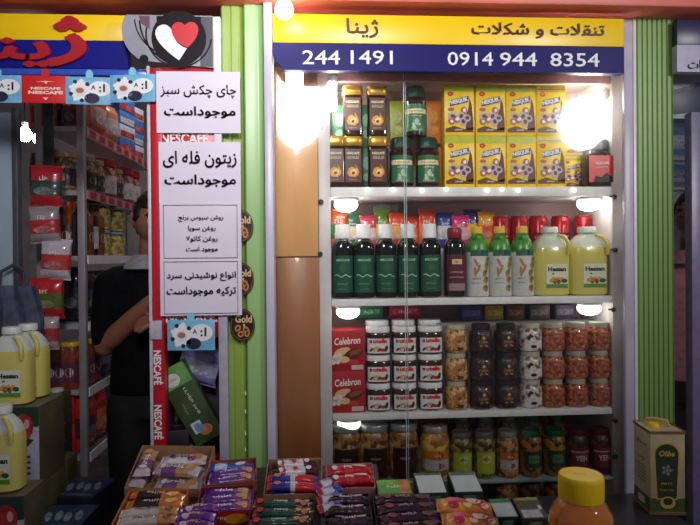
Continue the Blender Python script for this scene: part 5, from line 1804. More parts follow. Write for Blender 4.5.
drk = jar_g(M((30, 26, 30), 0.08, noise=0.1, coat=1.0), M((60, 60, 64), 0.3, noise=0.05), M((176, 170, 170), 0.4, noise=0.2), 0.032, 0.23, 0.1, 0.5, 'bottle', 'sauce_bottle', 'dark bottles on the rack', 'dark_bottle')
for k, px in enumerate((52, 60.5, 69, 77)):
    put(bot, (X(px, YR + 0.08), YR + 0.08, RZ[2] + e), 'amber bottle on the third rack shelf, ' + ORD[3 - k] + ' from the near rack post')
for k, px in enumerate((91, 97, 102.5, 108)):
    put(drk if k % 2 == 0 else bot, (XR - 0.05, yr(px), RZ[2] + e), ('dark' if k % 2 == 0 else 'amber') + ' bottle in the row past the near rack post, ' + ORD[k] + ' from the post', ROT)
can = jar_g(cells('pasta', [(176, 156, 84), (140, 124, 60), (196, 180, 110), (120, 100, 50)], 60), M((150, 166, 186), 0.3, noise=0.06), None, 0.09, 0.125, 0.12, 1.05, 'canister', 'food_canister', 'yellow-green canisters on the rack', 'canister')
for k, px in enumerate((112, 127)):
    for j in range(2):
        put(can, (XR - 0.1, yr(px), RZ[2] + e + 0.1255 * j), 'clear canister of yellow-green pasta with a pale lid, ' + ('lower' if j == 0 else 'upper') + (' one of the nearer pair' if k == 0 else ' one beside the man\'s face'), ROT)


def rbox(name, cat, label, loc, w, d, h, rgb, rgb2, word='', rz=0.0, group=None, top=None, wc=(236, 232, 226)):
    t = thing(name, label, cat, loc, rz, group)
    MB().bx(-w / 2, -d / 2, 0, w / 2, d / 2, h, M(rgb, 0.4, noise=0.14, scale=25), 0.002).build('carton', t)
    a = Art()
    a.rect(-w * 0.44, h * 0.12, w * 0.44, h * 0.56, M(rgb2, 0.4, noise=0.25, scale=50), 0)
    a.ell(w * 0.1, h * 0.36, w * 0.22, h * 0.16, M([min(255, int(v * 0.6 + 80)) for v in rgb2], 0.4, noise=0.3, scale=70), 1)
    if word:
        a.text(word, 0, h * 0.74, h * 0.16, M(wc, 0.4, noise=0), 1, wmax=w * 0.8, bold=0.04)
    a.build('front_print', flat(-d / 2), t)
    if top:
        a = Art()
        a.rect(-w * 0.46, -d * 0.44, w * 0.46, d * 0.44, M(top, 0.35, noise=0.2, scale=20), 0)
        a.text(word or 'TOP', 0, 0, d * 0.3, M((150, 176, 200), 0.4, noise=0), 1, wmax=w * 0.7, bold=0.03)
        a.build('top_print', lambda u, v, ee: (u, v, h + ee), t)
    return t


# top rack shelf
y = YR + 0.12
rbox('carton_box', 'box', 'orange carton on the top rack shelf behind the red card', (X(56, y), y, RZ[0] + e), 0.14, 0.16, 0.17, (206, 96, 40), (150, 50, 40), 'CHAI')
rbox('carton_box', 'box', 'brown carton at the near end of the top rack shelf', (X(76, y), y, RZ[0] + e), 0.09, 0.16, 0.14, (150, 60, 40), (60, 50, 60), 'TEA')
bag('snack_packet', 'packet', 'orange packet with a white streak hanging over the top rack shelf', (XR - 0.05, yr(106), RZ[0] + e), 0.17, 0.22, 0.08, (226, 110, 60), (232, 190, 170), '', ROT)
bag('snack_packet', 'packet', 'pale orange packet beside the orange one on the top rack shelf', (XR - 0.05, yr(119), RZ[0] + e), 0.15, 0.2, 0.08, (230, 150, 110), (220, 206, 206), '', ROT)
for k in range(2):
    for j in range(4):
        c1, c2 = (((60, 110, 190), (206, 60, 60)), ((200, 206, 220), (190, 40, 50)), ((70, 130, 200), (220, 220, 226)))[(j + k) % 3]
        rbox('carton_box', 'box', ('blue and red', 'white and red', 'blue and white')[(j + k) % 3] + ' carton in the ' + ('nearer' if k == 0 else 'farther') + ' stack on the top rack shelf, ' + ORD[j] + ' up',
             (XR - 0.06, yr(132 + 9 * k), RZ[0] + e + 0.0705 * j), 0.16, 0.1, 0.07, c1, c2, '', ROT, 'small cartons stacked on the top rack shelf')
# fourth shelf
DARK1, DARK2 = (34, 32, 40), (70, 72, 84)
for k, (px, c1, c2, lab) in enumerate(((60, (40, 36, 44), (96, 110, 120), 'black packet leaning at the near end of the fourth rack shelf'), (73, (26, 24, 30), (60, 60, 72), 'black packet beside the near rack post on the fourth shelf'))):
    y = YR + 0.1
    bag('tea_packet', 'packet', lab, (X(px, y), y, RZ[3] + e), 0.1, 0.24, 0.07, c1, c2, '', ry=-0.12 if k == 0 else 0)
for k, (px, c1, c2) in enumerate(((97, (30, 28, 34), (70, 76, 86)), (107, (50, 52, 60), (110, 116, 126)), (116, (36, 34, 40), (206, 190, 180)), (124, (30, 28, 34), (80, 80, 90)))):
    bag('tea_packet', 'packet', ('black', 'grey', 'black and cream', 'charcoal')[k] + ' packet past the post on the fourth rack shelf, ' + ORD[k] + ' from the post', (XR - 0.05, yr(px), RZ[3] + e), 0.13, 0.22, 0.07, c1, c2, '', ROT)
# fifth shelf
jam = jar_g(M((150, 70, 40), 0.3, noise=0.25, scale=40), M((216, 176, 40), 0.35, noise=0.06), M((110, 50, 80), 0.4, noise=0.2), 0.036, 0.2, 0.1, key='jam_jar', grp='yellow-lidded tubs on the fifth rack shelf')
for k, px in enumerate((52, 61.5, 71)):
    put(jam, (X(px, YR + 0.045), YR + 0.045, RZ[4] + e), 'yellow-lidded orange tub on the fifth rack shelf, ' + ORD[2 - k] + ' from the near post')
for k, px in enumerate((95, 101)):
    put(jam, (XR - 0.045, yr(px), RZ[4] + e), 'yellow-lidded orange tub just past the post on the fifth rack shelf, ' + ('nearer' if k == 0 else 'farther') + ' one', ROT)
for k, (px, c1, c2, lab) in enumerate(((109, (60, 120, 150), (150, 200, 216), 'blue packet on the fifth rack shelf'), (117.4, (170, 90, 140), (210, 170, 200), 'pink and violet packet on the fifth rack shelf'), (125, (206, 40, 50), (226, 150, 150), 'red packet leaning on the fifth rack shelf'))):
    bag('snack_packet', 'packet', lab, (XR - 0.04, yr(px), RZ[4] + e), 0.12, 0.24 + 0.02 * k, 0.05, c1, c2, '', ROT, ry=0.0)
# sixth shelf
for k, (px, z, lab) in enumerate(((64, 0, 'orange-red box at the near end of the sixth rack shelf'), (64, 0.131, 'red box on top of the orange-red box on the sixth rack shelf'))):
    rbox('carton_box', 'box', lab, (X(px, YR + 0.09), YR + 0.09, RZ[5] + e + z), 0.12, 0.14, 0.13, (206, 50, 40) if k else (216, 66, 34), (160, 40, 50), 'FIT')
for k, (px, c1, c2, lab) in enumerate(((93, (206, 56, 36), (90, 50, 70), 'orange-red packet just past the post on the sixth rack shelf'), (103.8, (196, 50, 40), (226, 110, 60), 'red and orange packet on the sixth rack shelf'), (113.2, (70, 66, 84), (150, 150, 170), 'dark packet with silver print on the sixth rack shelf'), (122.1, (50, 46, 66), (120, 110, 140), 'dark violet packet farthest along the sixth rack shelf'))):
    bag('snack_packet', 'packet', lab, (XR - 0.04, yr(px), RZ[5] + e), 0.13, 0.24, 0.06, c1, c2, '', ROT)
# on the floor at the foot of the rack
xf = XR + 0.17
for k, (py_, yy, c1, c2, w, h, d, lab) in enumerate(((0, 3.0, (150, 166, 186), (206, 210, 216), 0.2, 0.5, 0.2, 'pale blue carton standing on the floor at the foot of the rack'), (0, 3.3, (60, 80, 60), (120, 130, 100), 0.24, 0.5, 0.24, 'dull green carton on the floor farther along the rack'))):
    rbox('carton_box', 'box', lab, (xf - 0.02, yy, 0.001), w, d, h, c1, c2, 'RICE', 0)
bag('snack_packet', 'packet', 'red and white packet lying on the pale blue carton', (xf - 0.02, 3.02, 0.5025), 0.17, 0.2, 0.06, (196, 40, 46), (226, 206, 206), '', rx=R(-62))
bag('snack_packet', 'packet', 'green and red packet slumped on the dull green carton', (xf - 0.02, 3.33, 0.5025), 0.18, 0.24, 0.07, (70, 96, 64), (150, 60, 60), '', rx=R(-40))

# hanging strip of snack bags
YH = 2.4
xs_ = X(43, YH)
strip = thing('clip_strip', 'dark hanging strip of snack bags just inside the doorway', 'hanger', (xs_, YH + 0.06, 0))
MB().bx(-0.02, 0.0, Z(352, YH, 43), 0.02, 0.006, 2.749, M((44, 48, 40), 0.5, noise=0.1), 0.001).build('strip', strip)
MB().bx(-0.03, -0.002, 2.70, 0.03, 0.012, 2.749, STEEL, 0.002).build('hook_plate', strip)
for k, (px, py, w, h, c1, c2, wd, lab, rr) in enumerate(((44, 206, 32, 40, (186, 36, 46), (50, 74, 56), 'MAZ', 'red and dark green snack bag at the top of the hanging strip', 0.03), (44, 243, 30, 36, (160, 150, 150), (186, 50, 50), 'CHI', 'silver and red snack bag second on the hanging strip', -0.05),
                                                       (53, 280, 30, 40, (206, 196, 200), (200, 60, 60), 'POF', 'white snack bag with a red figure, third on the hanging strip', 0.06), (45, 319, 34, 40, (200, 40, 46), (96, 110, 40), 'MIX', 'red, yellow and green snack bag fourth on the hanging strip', 0.0),
                                                       (43, 350, 27, 34, (200, 180, 180), (196, 70, 70), 'POP', 'pale pink snack bag at the foot of the hanging strip', 0.04))):
    p = P(px, py, YH)
    bag('snack_bag', 'snack bag', lab, (p.x, YH + 0.02, p.z), w / 606 * YH, h / 606 * YH, 0.05, c1, c2, wd, group='snack bags on the hanging strip', ry=rr)

# frosted door leaf and a folded blue sack
dl = MB().bx(X(-60, 2.3), 2.3, 0.02, X(13, 2.3), 2.32, Z(112, 2.3, 0), M((150, 166, 174), 0.25, noise=0.12, scale=5, coat=0.5, stretch=(1, 1, 0.4)), 0.002).build('door_1')
struct(dl)
fr = struct(MB().bx(X(13.5, 2.3), 2.295, 0.0, X(19, 2.3), 2.33, Z(108, 2.3, 0), M((66, 70, 76), 0.4, noise=0.1), 0.002).build('door_1_frame'))
t = thing('cloth_sack', 'folded dark blue checked sack hanging before the frosted door leaf', 'sack', (X(8, 2.22), 2.25, Z(352, 2.22, 8)))
hh = Z(286, 2.22, 8) - Z(352, 2.22, 8)
mb = MB()
n = 14
vs, fs = [], []
for s_ in (0, 1):
    for j in range(n + 1):
        for i in range(n + 1):
            u, v = i / n, j / n
            wv = 0.09 + 0.015 * math.sin(v * 4)
            dep = (0.012 * math.sin(u * 16 + v * 2) + 0.03 * (1 - (2 * u - 1) ** 2)) * (-1 if s_ == 0 else 0.5)
            vs.append(((u - 0.5) * 2 * wv, dep, v * hh))
kk = (n + 1) ** 2
for j in range(n):
    for i in range(n):
        q0 = j * (n + 1) + i
        fs.append([q0, q0 + 1, q0 + n + 2, q0 + n + 1])
        fs.append([kk + q0, kk + q0 + n + 1, kk + q0 + n + 2, kk + q0 + 1])
rim = [i for i in range(n + 1)] + [j * (n + 1) + n for j in range(1, n + 1)] + [n * (n + 1) + i for i in range(n - 1, -1, -1)] + [j * (n + 1) for j in range(n - 1, 0, -1)]
for a_, b_ in zip(rim, rim[1:] + rim[:1]):
    fs.append([a_, b_, kk + b_, kk + a_])
mb.add(vs, fs, M((70, 78, 98), 0.8, noise=0.3, scale=22))
mb.build('cloth', t)
MB().tube([(-0.05, 0, hh), (-0.045, 0.01, hh + 0.05), (0, 0.012, hh + 0.075), (0.045, 0.01, hh + 0.05), (0.05, 0, hh)], 0.007, M((60, 66, 84), 0.8, noise=0.2), 8).build('strap', t)

# bulbs deep in the shop
for px, py, lab in ((25, 133, 'white bulb glowing inside the shop nearest the frosted door'), (40, 137, 'white bulb glowing inside the shop beside the rack top')):
    p = P(px, py, 3.3)
    t = thing('shop_bulb', lab, 'lamp', (p.x, p.y, p.z), group='bulbs hanging inside the shop')
    MB().tube([(0, 0, 0.05), (0, 0, 2.75 - p.z - 0.001)], 0.004, BLACK, 8).build('cord', t)
    MB().lathe([(0.014, 0.03), (0.015, 0.055), (0.008, 0.06)], WHITE, 14).build('socket', t)
    MB().lathe([(0.012, 0.0298), (0.022, 0.02), (0.033, 0.0), (0.035, -0.014), (0.03, -0.03), (0.016, -0.042), (0.001, -0.045)], LAMP(40, (255, 246, 236)), 20).build('bulb', t)

# cartons and jugs in the doorway corner
def crate(label, px, py_top, Y, w, d, h, kind, rz=0.0, z=None):
    p = P(px, py_top, Y)
    zb = (p.z - h) if z is None else z
    t = thing('carton_box', label, 'carton', (p.x, Y + d / 2, zb), rz, 'oil cartons in the doorway corner')
    MB().bx(-w / 2, -d / 2, 0, w / 2, d / 2, h, M((92, 84, 60), 0.55, noise=0.15, scale=12) if kind == 'apple' else M((92, 82, 44), 0.55, noise=0.2, scale=12), 0.003).build('carton', t)
    a = Art()
    if kind == 'apple':
        a.rect(-w / 2 + 0.001, 0.001, w / 2 - 0.001, h * 0.76, M((186, 188, 198), 0.5, noise=0.08), 0)
        a.rect(-w / 2 + 0.002, h * 0.74, w / 2 - 0.002, h - 0.002, M((34, 62, 44), 0.45, noise=0.15), 1)
        a.ell(w * 0.26, h * 0.74, w * 0.15, h * 0.17, M((176, 46, 50), 0.4, noise=0.2, scale=40), 2)
        a.ell(w * 0.31, h * 0.78, w * 0.04, h * 0.06, M((226, 160, 150), 0.4, noise=0), 3)
        a.poly([(w * 0.1, h * 0.5), (w * 0.2, h * 0.62), (w * 0.42, h * 0.58), (w * 0.3, h * 0.48)], M((50, 60, 50), 0.4, noise=0.1), 2)
        a.ell(-w * 0.2, h * 0.4, w * 0.2, h * 0.3, M((206, 196, 120), 0.4, noise=0.1), 1)
        for k in range(4):
            a.rect(w * 0.2, h * (0.14 + 0.07 * k), w * 0.36, h * (0.17 + 0.07 * k), M((60, 66, 80), 0.4, noise=0.0), 1)
    else:
        a.rect(-w / 2 + 0.004, h * 0.3, w / 2 - 0.004, h * 0.75, M((66, 56, 40), 0.5, noise=0.3, scale=20), 0)
        a.ell(w * 0.1, h * 0.5, w * 0.2, h * 0.14, M((116, 116, 80), 0.4, noise=0.3, scale=40), 1)
        a.text('OLIVE', -w * 0.05, h * 0.86, h * 0.12, M((170, 160, 110), 0.4, noise=0), 1, wmax=w * 0.7, bold=0.03)
    a.build('front_print', flat(-d / 2), t)
    return t, zb


Yc = 2.04
t, zb = crate('white and dark green carton with a red apple print under two yellow oil jugs', 6, 407, Yc, 0.21, 0.2, 0.26, 'apple')
zc = zb + 0.26
t, zb2 = crate('brown olive carton under the apple-print carton', 6, 407, Yc, 0.215, 0.2, 0.35, 'olive', z=zb - 0.351)
crate('brown olive carton on the floor of the doorway corner', 6, 407, Yc, 0.22, 0.2, zb2 - 0.003, 'olive', z=0.001)
put(oil_jug, (X(13, Yc + 0.052, 400), Yc + 0.052, zc + 0.001), 'yellow oil jug at the front of the apple-print carton in the doorway')
put(oil_jug, (X(29, Yc + 0.152, 400), Yc + 0.152, zc + 0.001), 'yellow oil jug behind another on the apple-print carton in the doorway')
Yd = 1.76
t, zb = crate('apple-print carton at the picture corner below a single oil jug', -14, 497, Yd, 0.21, 0.13, 0.26, 'apple')
zd = zb + 0.26
crate('brown olive carton below the corner apple-print carton', -14, 497, Yd, 0.215, 0.13, zb - 0.002, 'olive', z=0.001)
put(oil_jug, (X(2, Yd + 0.06, 480), Yd + 0.06, zd + 0.001), 'yellow oil jug lowest in the doorway corner', scale=(0.95, 0.95, 0.95))
# olive cartons beside
for k, (px, py, lab) in enumerate(((50, 402, 'tall dark olive tin behind the doorway oil jugs'), (47, 456, 'olive carton below the tall dark olive tin'))):
    pass
crate('tall dark olive carton between the oil jugs and the stacked cups', 44, 398, 2.44, 0.1, 0.14, 0.33, 'olive')
z_ = Z(398, 2.44, 44) - 0.331
crate('olive brown carton under the tall dark olive carton', 44, 465, 2.44, 0.12, 0.15, z_ - 0.002, 'olive', z=0.001)
# column of dark cups with pale rims
def cup_pack():
    t = thing('cup_pack', '', 'cup', group='dark cups with pale lids in a column')
    MB().lathe([(0.018, 0), (0.024, 0.05)], M((40, 32, 44), 0.4, noise=0.2), 20).build('cup', t)
    MB().lathe([(0.026, 0.0502), (0.027, 0.056), (0.025, 0.062), (0.001, 0.063)], M((190, 186, 196), 0.35, noise=0.06), 20).build('lid', t)
    return t


zc0 = Z(456, 2.33, 57)
bx_ = crate('narrow olive carton carrying the column of cups', 57.5, 456, 2.275, 0.06, 0.11, zc0 - 0.002, 'olive', z=0.001)
for k in range(4):
    put(cup_pack, (X(57, 2.33, 430), 2.33, zc0 + 0.001 + 0.0635 * k), 'dark cup with a pale lid in the doorway column, ' + ORD[k] + ' from below')
# blue flat boxes
def blue_box():
    w, d, h = 0.17, 0.2, 0.095
    t = thing('flat_box', '', 'box', group='dark blue flat boxes stacked by the counter')
    MB().bx(-w / 2, -d / 2, 0, w / 2, d / 2, h, M((34, 36, 54), 0.4, noise=0.15), 0.002).build('carton', t)
    a = Art()
    a.rect(-w * 0.47, -d * 0.46, w * 0.47, d * 0.46, M((44, 70, 110), 0.35, noise=0.2, scale=14), 0)
    for k in range(4):
        a.ell(-w * 0.28 + w * 0.19 * k, 0.01 * (k % 2), w * 0.07, d * 0.2, M((150, 160, 176), 0.35, noise=0.3, scale=60), 1, 0.3)
    a.rect(-w * 0.4, -d * 0.4, w * 0.4, -d * 0.3, M((96, 120, 150), 0.35, noise=0.2, scale=60), 1)
    a.build('top_print', lambda u, v, ee: (u, v, h + ee), t)
    a = Art()
    a.rect(-w * 0.4, h * 0.25, w * 0.4, h * 0.75, M((60, 66, 86), 0.4, noise=0.2, scale=40), 0)
    a.build('front_print', flat(-d / 2), t)
    return t


for px, Y, rz, wh in ((83, 2.26, R(-10), 'stack nearest the tan carton'), (62, 2.0, R(-6), 'stack nearest the olive cartons')):
    for k in range(6):
        put(blue_box, (X(px, Y, 480), Y, 0.001 + 0.1041 * k), 'dark blue flat box, ' + (ORD[k] + ' from below' if k < 5 else 'topmost with pale print') + ' in the ' + wh, rz + R(3) * ((k * 37) % 3 - 1), scale=(1, 1, 1.09))

# goods in the niche of the coffee stand
zn = P(190, 471, 1.99).z + 0.001
bag('sweet_pouch', 'pouch', 'violet and pale blue pouch slanting in the niche of the coffee stand', (X(193, 2.06, 372), 2.075, P(190, 383, 2.06).z), 0.15, 0.13, 0.05, (150, 140, 200), (190, 200, 226), '', ry=R(18), rz=0)
t = thing('tea_box', 'slanting dark green tea box with a pale corner patch in the coffee stand', 'box', P(191, 402, 2.035))
t.rotation_euler = (0, R(-29), 0)
w, h, d = 0.1, 0.275, 0.05
MB().bx(-w / 2, -d / 2, -h / 2, w / 2, d / 2, h / 2, M((62, 84, 50), 0.35, noise=0.12, scale=12), 0.002).build('carton', t)
a = Art()
a.rect(-w / 2 + 0.002, h * 0.24, w / 2 - 0.002, h / 2 - 0.002, M((110, 170, 90), 0.35, noise=0.2, scale=24), 0)
a.ell(-0.01, h * 0.34, 0.026, 0.022, M((214, 224, 214), 0.4, noise=0.1), 1)
a.text('Ahmad', -0.01, h * 0.34, 0.011, M((190, 50, 40), 0.4, noise=0), 2, wmax=0.04, bold=0.03)
a.text('green tea', 0.012, 0.005, 0.011, M((206, 220, 196), 0.4, noise=0), 1, w=0.1, rot=-PI / 2)
a.text('lemon', -0.02, -0.01, 0.008, M((150, 176, 130), 0.4, noise=0), 1, w=0.04, rot=-PI / 2)
a.rect(-0.032, -h * 0.36, 0.002, -h * 0.22, M((206, 214, 220), 0.4, noise=0.1), 1)
a.ell(0.006, -h * 0.36, 0.022, 0.018, M((206, 130, 96), 0.4, noise=0.2, scale=60), 2)
a.ell(-0.012, -h * 0.3, 0.014, 0.016, M((110, 150, 190), 0.4, noise=0.1), 3)
a.build('front_print', flat(-d / 2), t)
rbox('carton_box', 'box', 'small black and pink box at the foot of the coffee stand niche', (X(176, 2.0, 460), 2.02, zn), 0.075, 0.05, 0.13, (40, 24, 36), (176, 110, 146), '', R(12))
rbox('carton_box', 'box', 'plum box behind the small black and pink one in the coffee stand', (X(186, 2.08, 460), 2.09, zn), 0.12, 0.06, 0.13, (60, 44, 56), (90, 70, 84), '', 0)
bag('sweet_pouch', 'pouch', 'pale pouch lying behind the green tea box in the coffee stand', (X(176, 2.1, 420), 2.11, P(176, 425, 2.1).z), 0.1, 0.14, 0.04, (140, 150, 120), (190, 206, 170), '', ry=R(-16))

# ------------------------------------------------------------------ people
def remesh(mb, mat, name, parent, voxel, smooth=4):
    o = mb.build('tmp', None)
    m = o.modifiers.new('r', 'REMESH')
    m.mode = 'VOXEL'
    m.voxel_size = voxel
    s = o.modifiers.new('s', 'SMOOTH')
    s.factor = 0.6
    s.iterations = smooth
    bpy.context.view_layer.update()
    me = bpy.data.meshes.new_from_object(o.evaluated_get(bpy.context.evaluated_depsgraph_get()))
    bpy.data.objects.remove(o)
    me.materials.clear()
    me.materials.append(mat)
    for p in me.polygons:
        p.use_smooth = True
        p.material_index = 0
    me.name = name
    r = bpy.data.objects.new(name, me)
    COL.objects.link(r)
    r.parent = parent
    return r


def loft(mb, rings, mat, seg=24):
    """rings: (centre x, y, z, half width, half depth)"""
    vs, fs = [], []
    for (x, y, z, a, b) in rings:
        for k in range(seg):
            t_ = 2 * PI * k / seg
            vs.append((x + a * math.cos(t_), y + b * math.sin(t_), z))
    for i in range(len(rings) - 1):
        for k in range(seg):
            fs.append([i * seg + k, i * seg + (k + 1) % seg, (i + 1) * seg + (k + 1) % seg, (i + 1) * seg + k])
    fs.append([k for k in reversed(range(seg))])
    fs.append([(len(rings) - 1) * seg + k for k in range(seg)])
    mb.add(vs, fs, mat)


def chain(mb, pts, rs, mat, seg=14):
    """tapering limb through joints, rounded"""
    out, rad = [], []
    for (a, b), (r0, r1) in zip(zip(pts, pts[1:]), zip(rs, rs[1:])):
        for k in range(6):
            f = k / 6
            out.append(Vector(a).lerp(Vector(b), f))
            rad.append(r0 + (r1 - r0) * f + 0.004 * math.sin(f * PI))
    out.append(Vector(pts[-1]))
    rad.append(rs[-1])
    mb.tube(out, rad, mat, seg)
    for p, r in zip(pts, rs):
        b = bmesh.new()
        bmesh.ops.create_uvsphere(b, u_segments=12, v_segments=8, radius=r)
        mb.bm(b, mat, Matrix.Translation(p))


def head(mb, c, T, mat):
    """head about 0.23 high with brow, nose, lips, chin and ears, facing -y before T"""
    b = bmesh.new()
    bmesh.ops.create_uvsphere(b, u_segments=32, v_segments=24, radius=1)
    for v in b.verts:
        x, y, z = v.co
        k = 1.0
        if z < 0:
            k = 1 - 0.36 * (-z) ** 1.6
        yy = y * 0.098
        if y < 0:
            yy *= (1 - 0.06 * max(0, z))
            if z < -0.2:
                yy *= 1.0 - 0.02 * (-z)
        elif z < 0:
            yy *= 1 - 0.35 * (-z)
        v.co = Vector((x * 0.077 * k, yy, z * 0.116))
    mb.bm(b, mat, T)
    for pts, rs in (([(0, -0.09, 0.022), (0, -0.104, -0.004), (0, -0.116, -0.022)], [0.007, 0.010, 0.013]), ([(-0.012, -0.1, -0.026), (0.012, -0.1, -0.026)], [0.009, 0.009]), ([(-0.026, -0.086, 0.03), (0.026, -0.086, 0.03)], [0.011, 0.011]),
                    ([(-0.018, -0.084, -0.052), (0, -0.093, -0.05), (0.018, -0.084, -0.052)], [0.005, 0.0065, 0.005]), ([(-0.016, -0.083, -0.061), (0, -0.091, -0.062), (0.016, -0.083, -0.061)], [0.005, 0.007, 0.005]), ([(-0.012, -0.074, -0.092), (0.012, -0.074, -0.092)], [0.018, 0.018])):
        mb2 = MB()
        chain(mb2, pts, rs, mat, 10)
        mb.add(mb2.v, mb2.f, mat, T)
    for s_ in (-1, 1):
        mb2 = MB()
        chain(mb2, [(s_ * 0.075, 0.012, 0.03), (s_ * 0.082, 0.018, 0.01), (s_ * 0.076, 0.008, -0.022)], [0.011, 0.013, 0.008], mat, 10)
        mb.add(mb2.v, mb2.f, mat, T)


def hand(mb, w, d, up, mat, side=1, curl=0.8):
    """palm and five fingers; w wrist, d pointing along the hand, up = back of the hand"""
    d = Vector(d).normalized()
    up = (Vector(up) - d * Vector(up).dot(d)).normalized()
    s_ = d.cross(up) * side
    w = Vector(w)
    for k in range(4):
        off = (k - 1.5) * 0.019
        chain(mb, [w + s_ * off * 0.6, w + d * 0.05 + s_ * off * 0.9, w + d * 0.092 + s_ * off], [0.016, 0.014, 0.0105], mat, 10)
        L = (0.066, 0.076, 0.07, 0.054)[k]
        p0 = w + d * 0.092 + s_ * off
        d1 = (d * math.cos(curl * 0.5) - up * math.sin(curl * 0.5))
        d2 = (d * math.cos(curl * 1.2) - up * math.sin(curl * 1.2))
        p1 = p0 + d1 * L * 0.5
        p2 = p1 + d2 * L * 0.5
        chain(mb, [p0, p1, p2], [0.0098, 0.0088, 0.0076], mat, 10)
    p0 = w + d * 0.028 - s_ * 0.03
    p1 = p0 + (d * 0.6 - s_ * 0.7 - up * 0.3).normalized() * 0.036
    p2 = p1 + (d * 0.9 - s_ * 0.1 - up * 0.4).normalized() * 0.03
    chain(mb, [w + d * 0.012 - s_ * 0.012, p0, p1, p2], [0.017, 0.014, 0.0105, 0.0085], mat, 10)


SKIN = M((150, 96, 74), 0.5, noise=0.06, scale=30, sss=0.1)
HAIR = M((16, 13, 13), 0.6, noise=0.3, scale=120, bump=0.4)


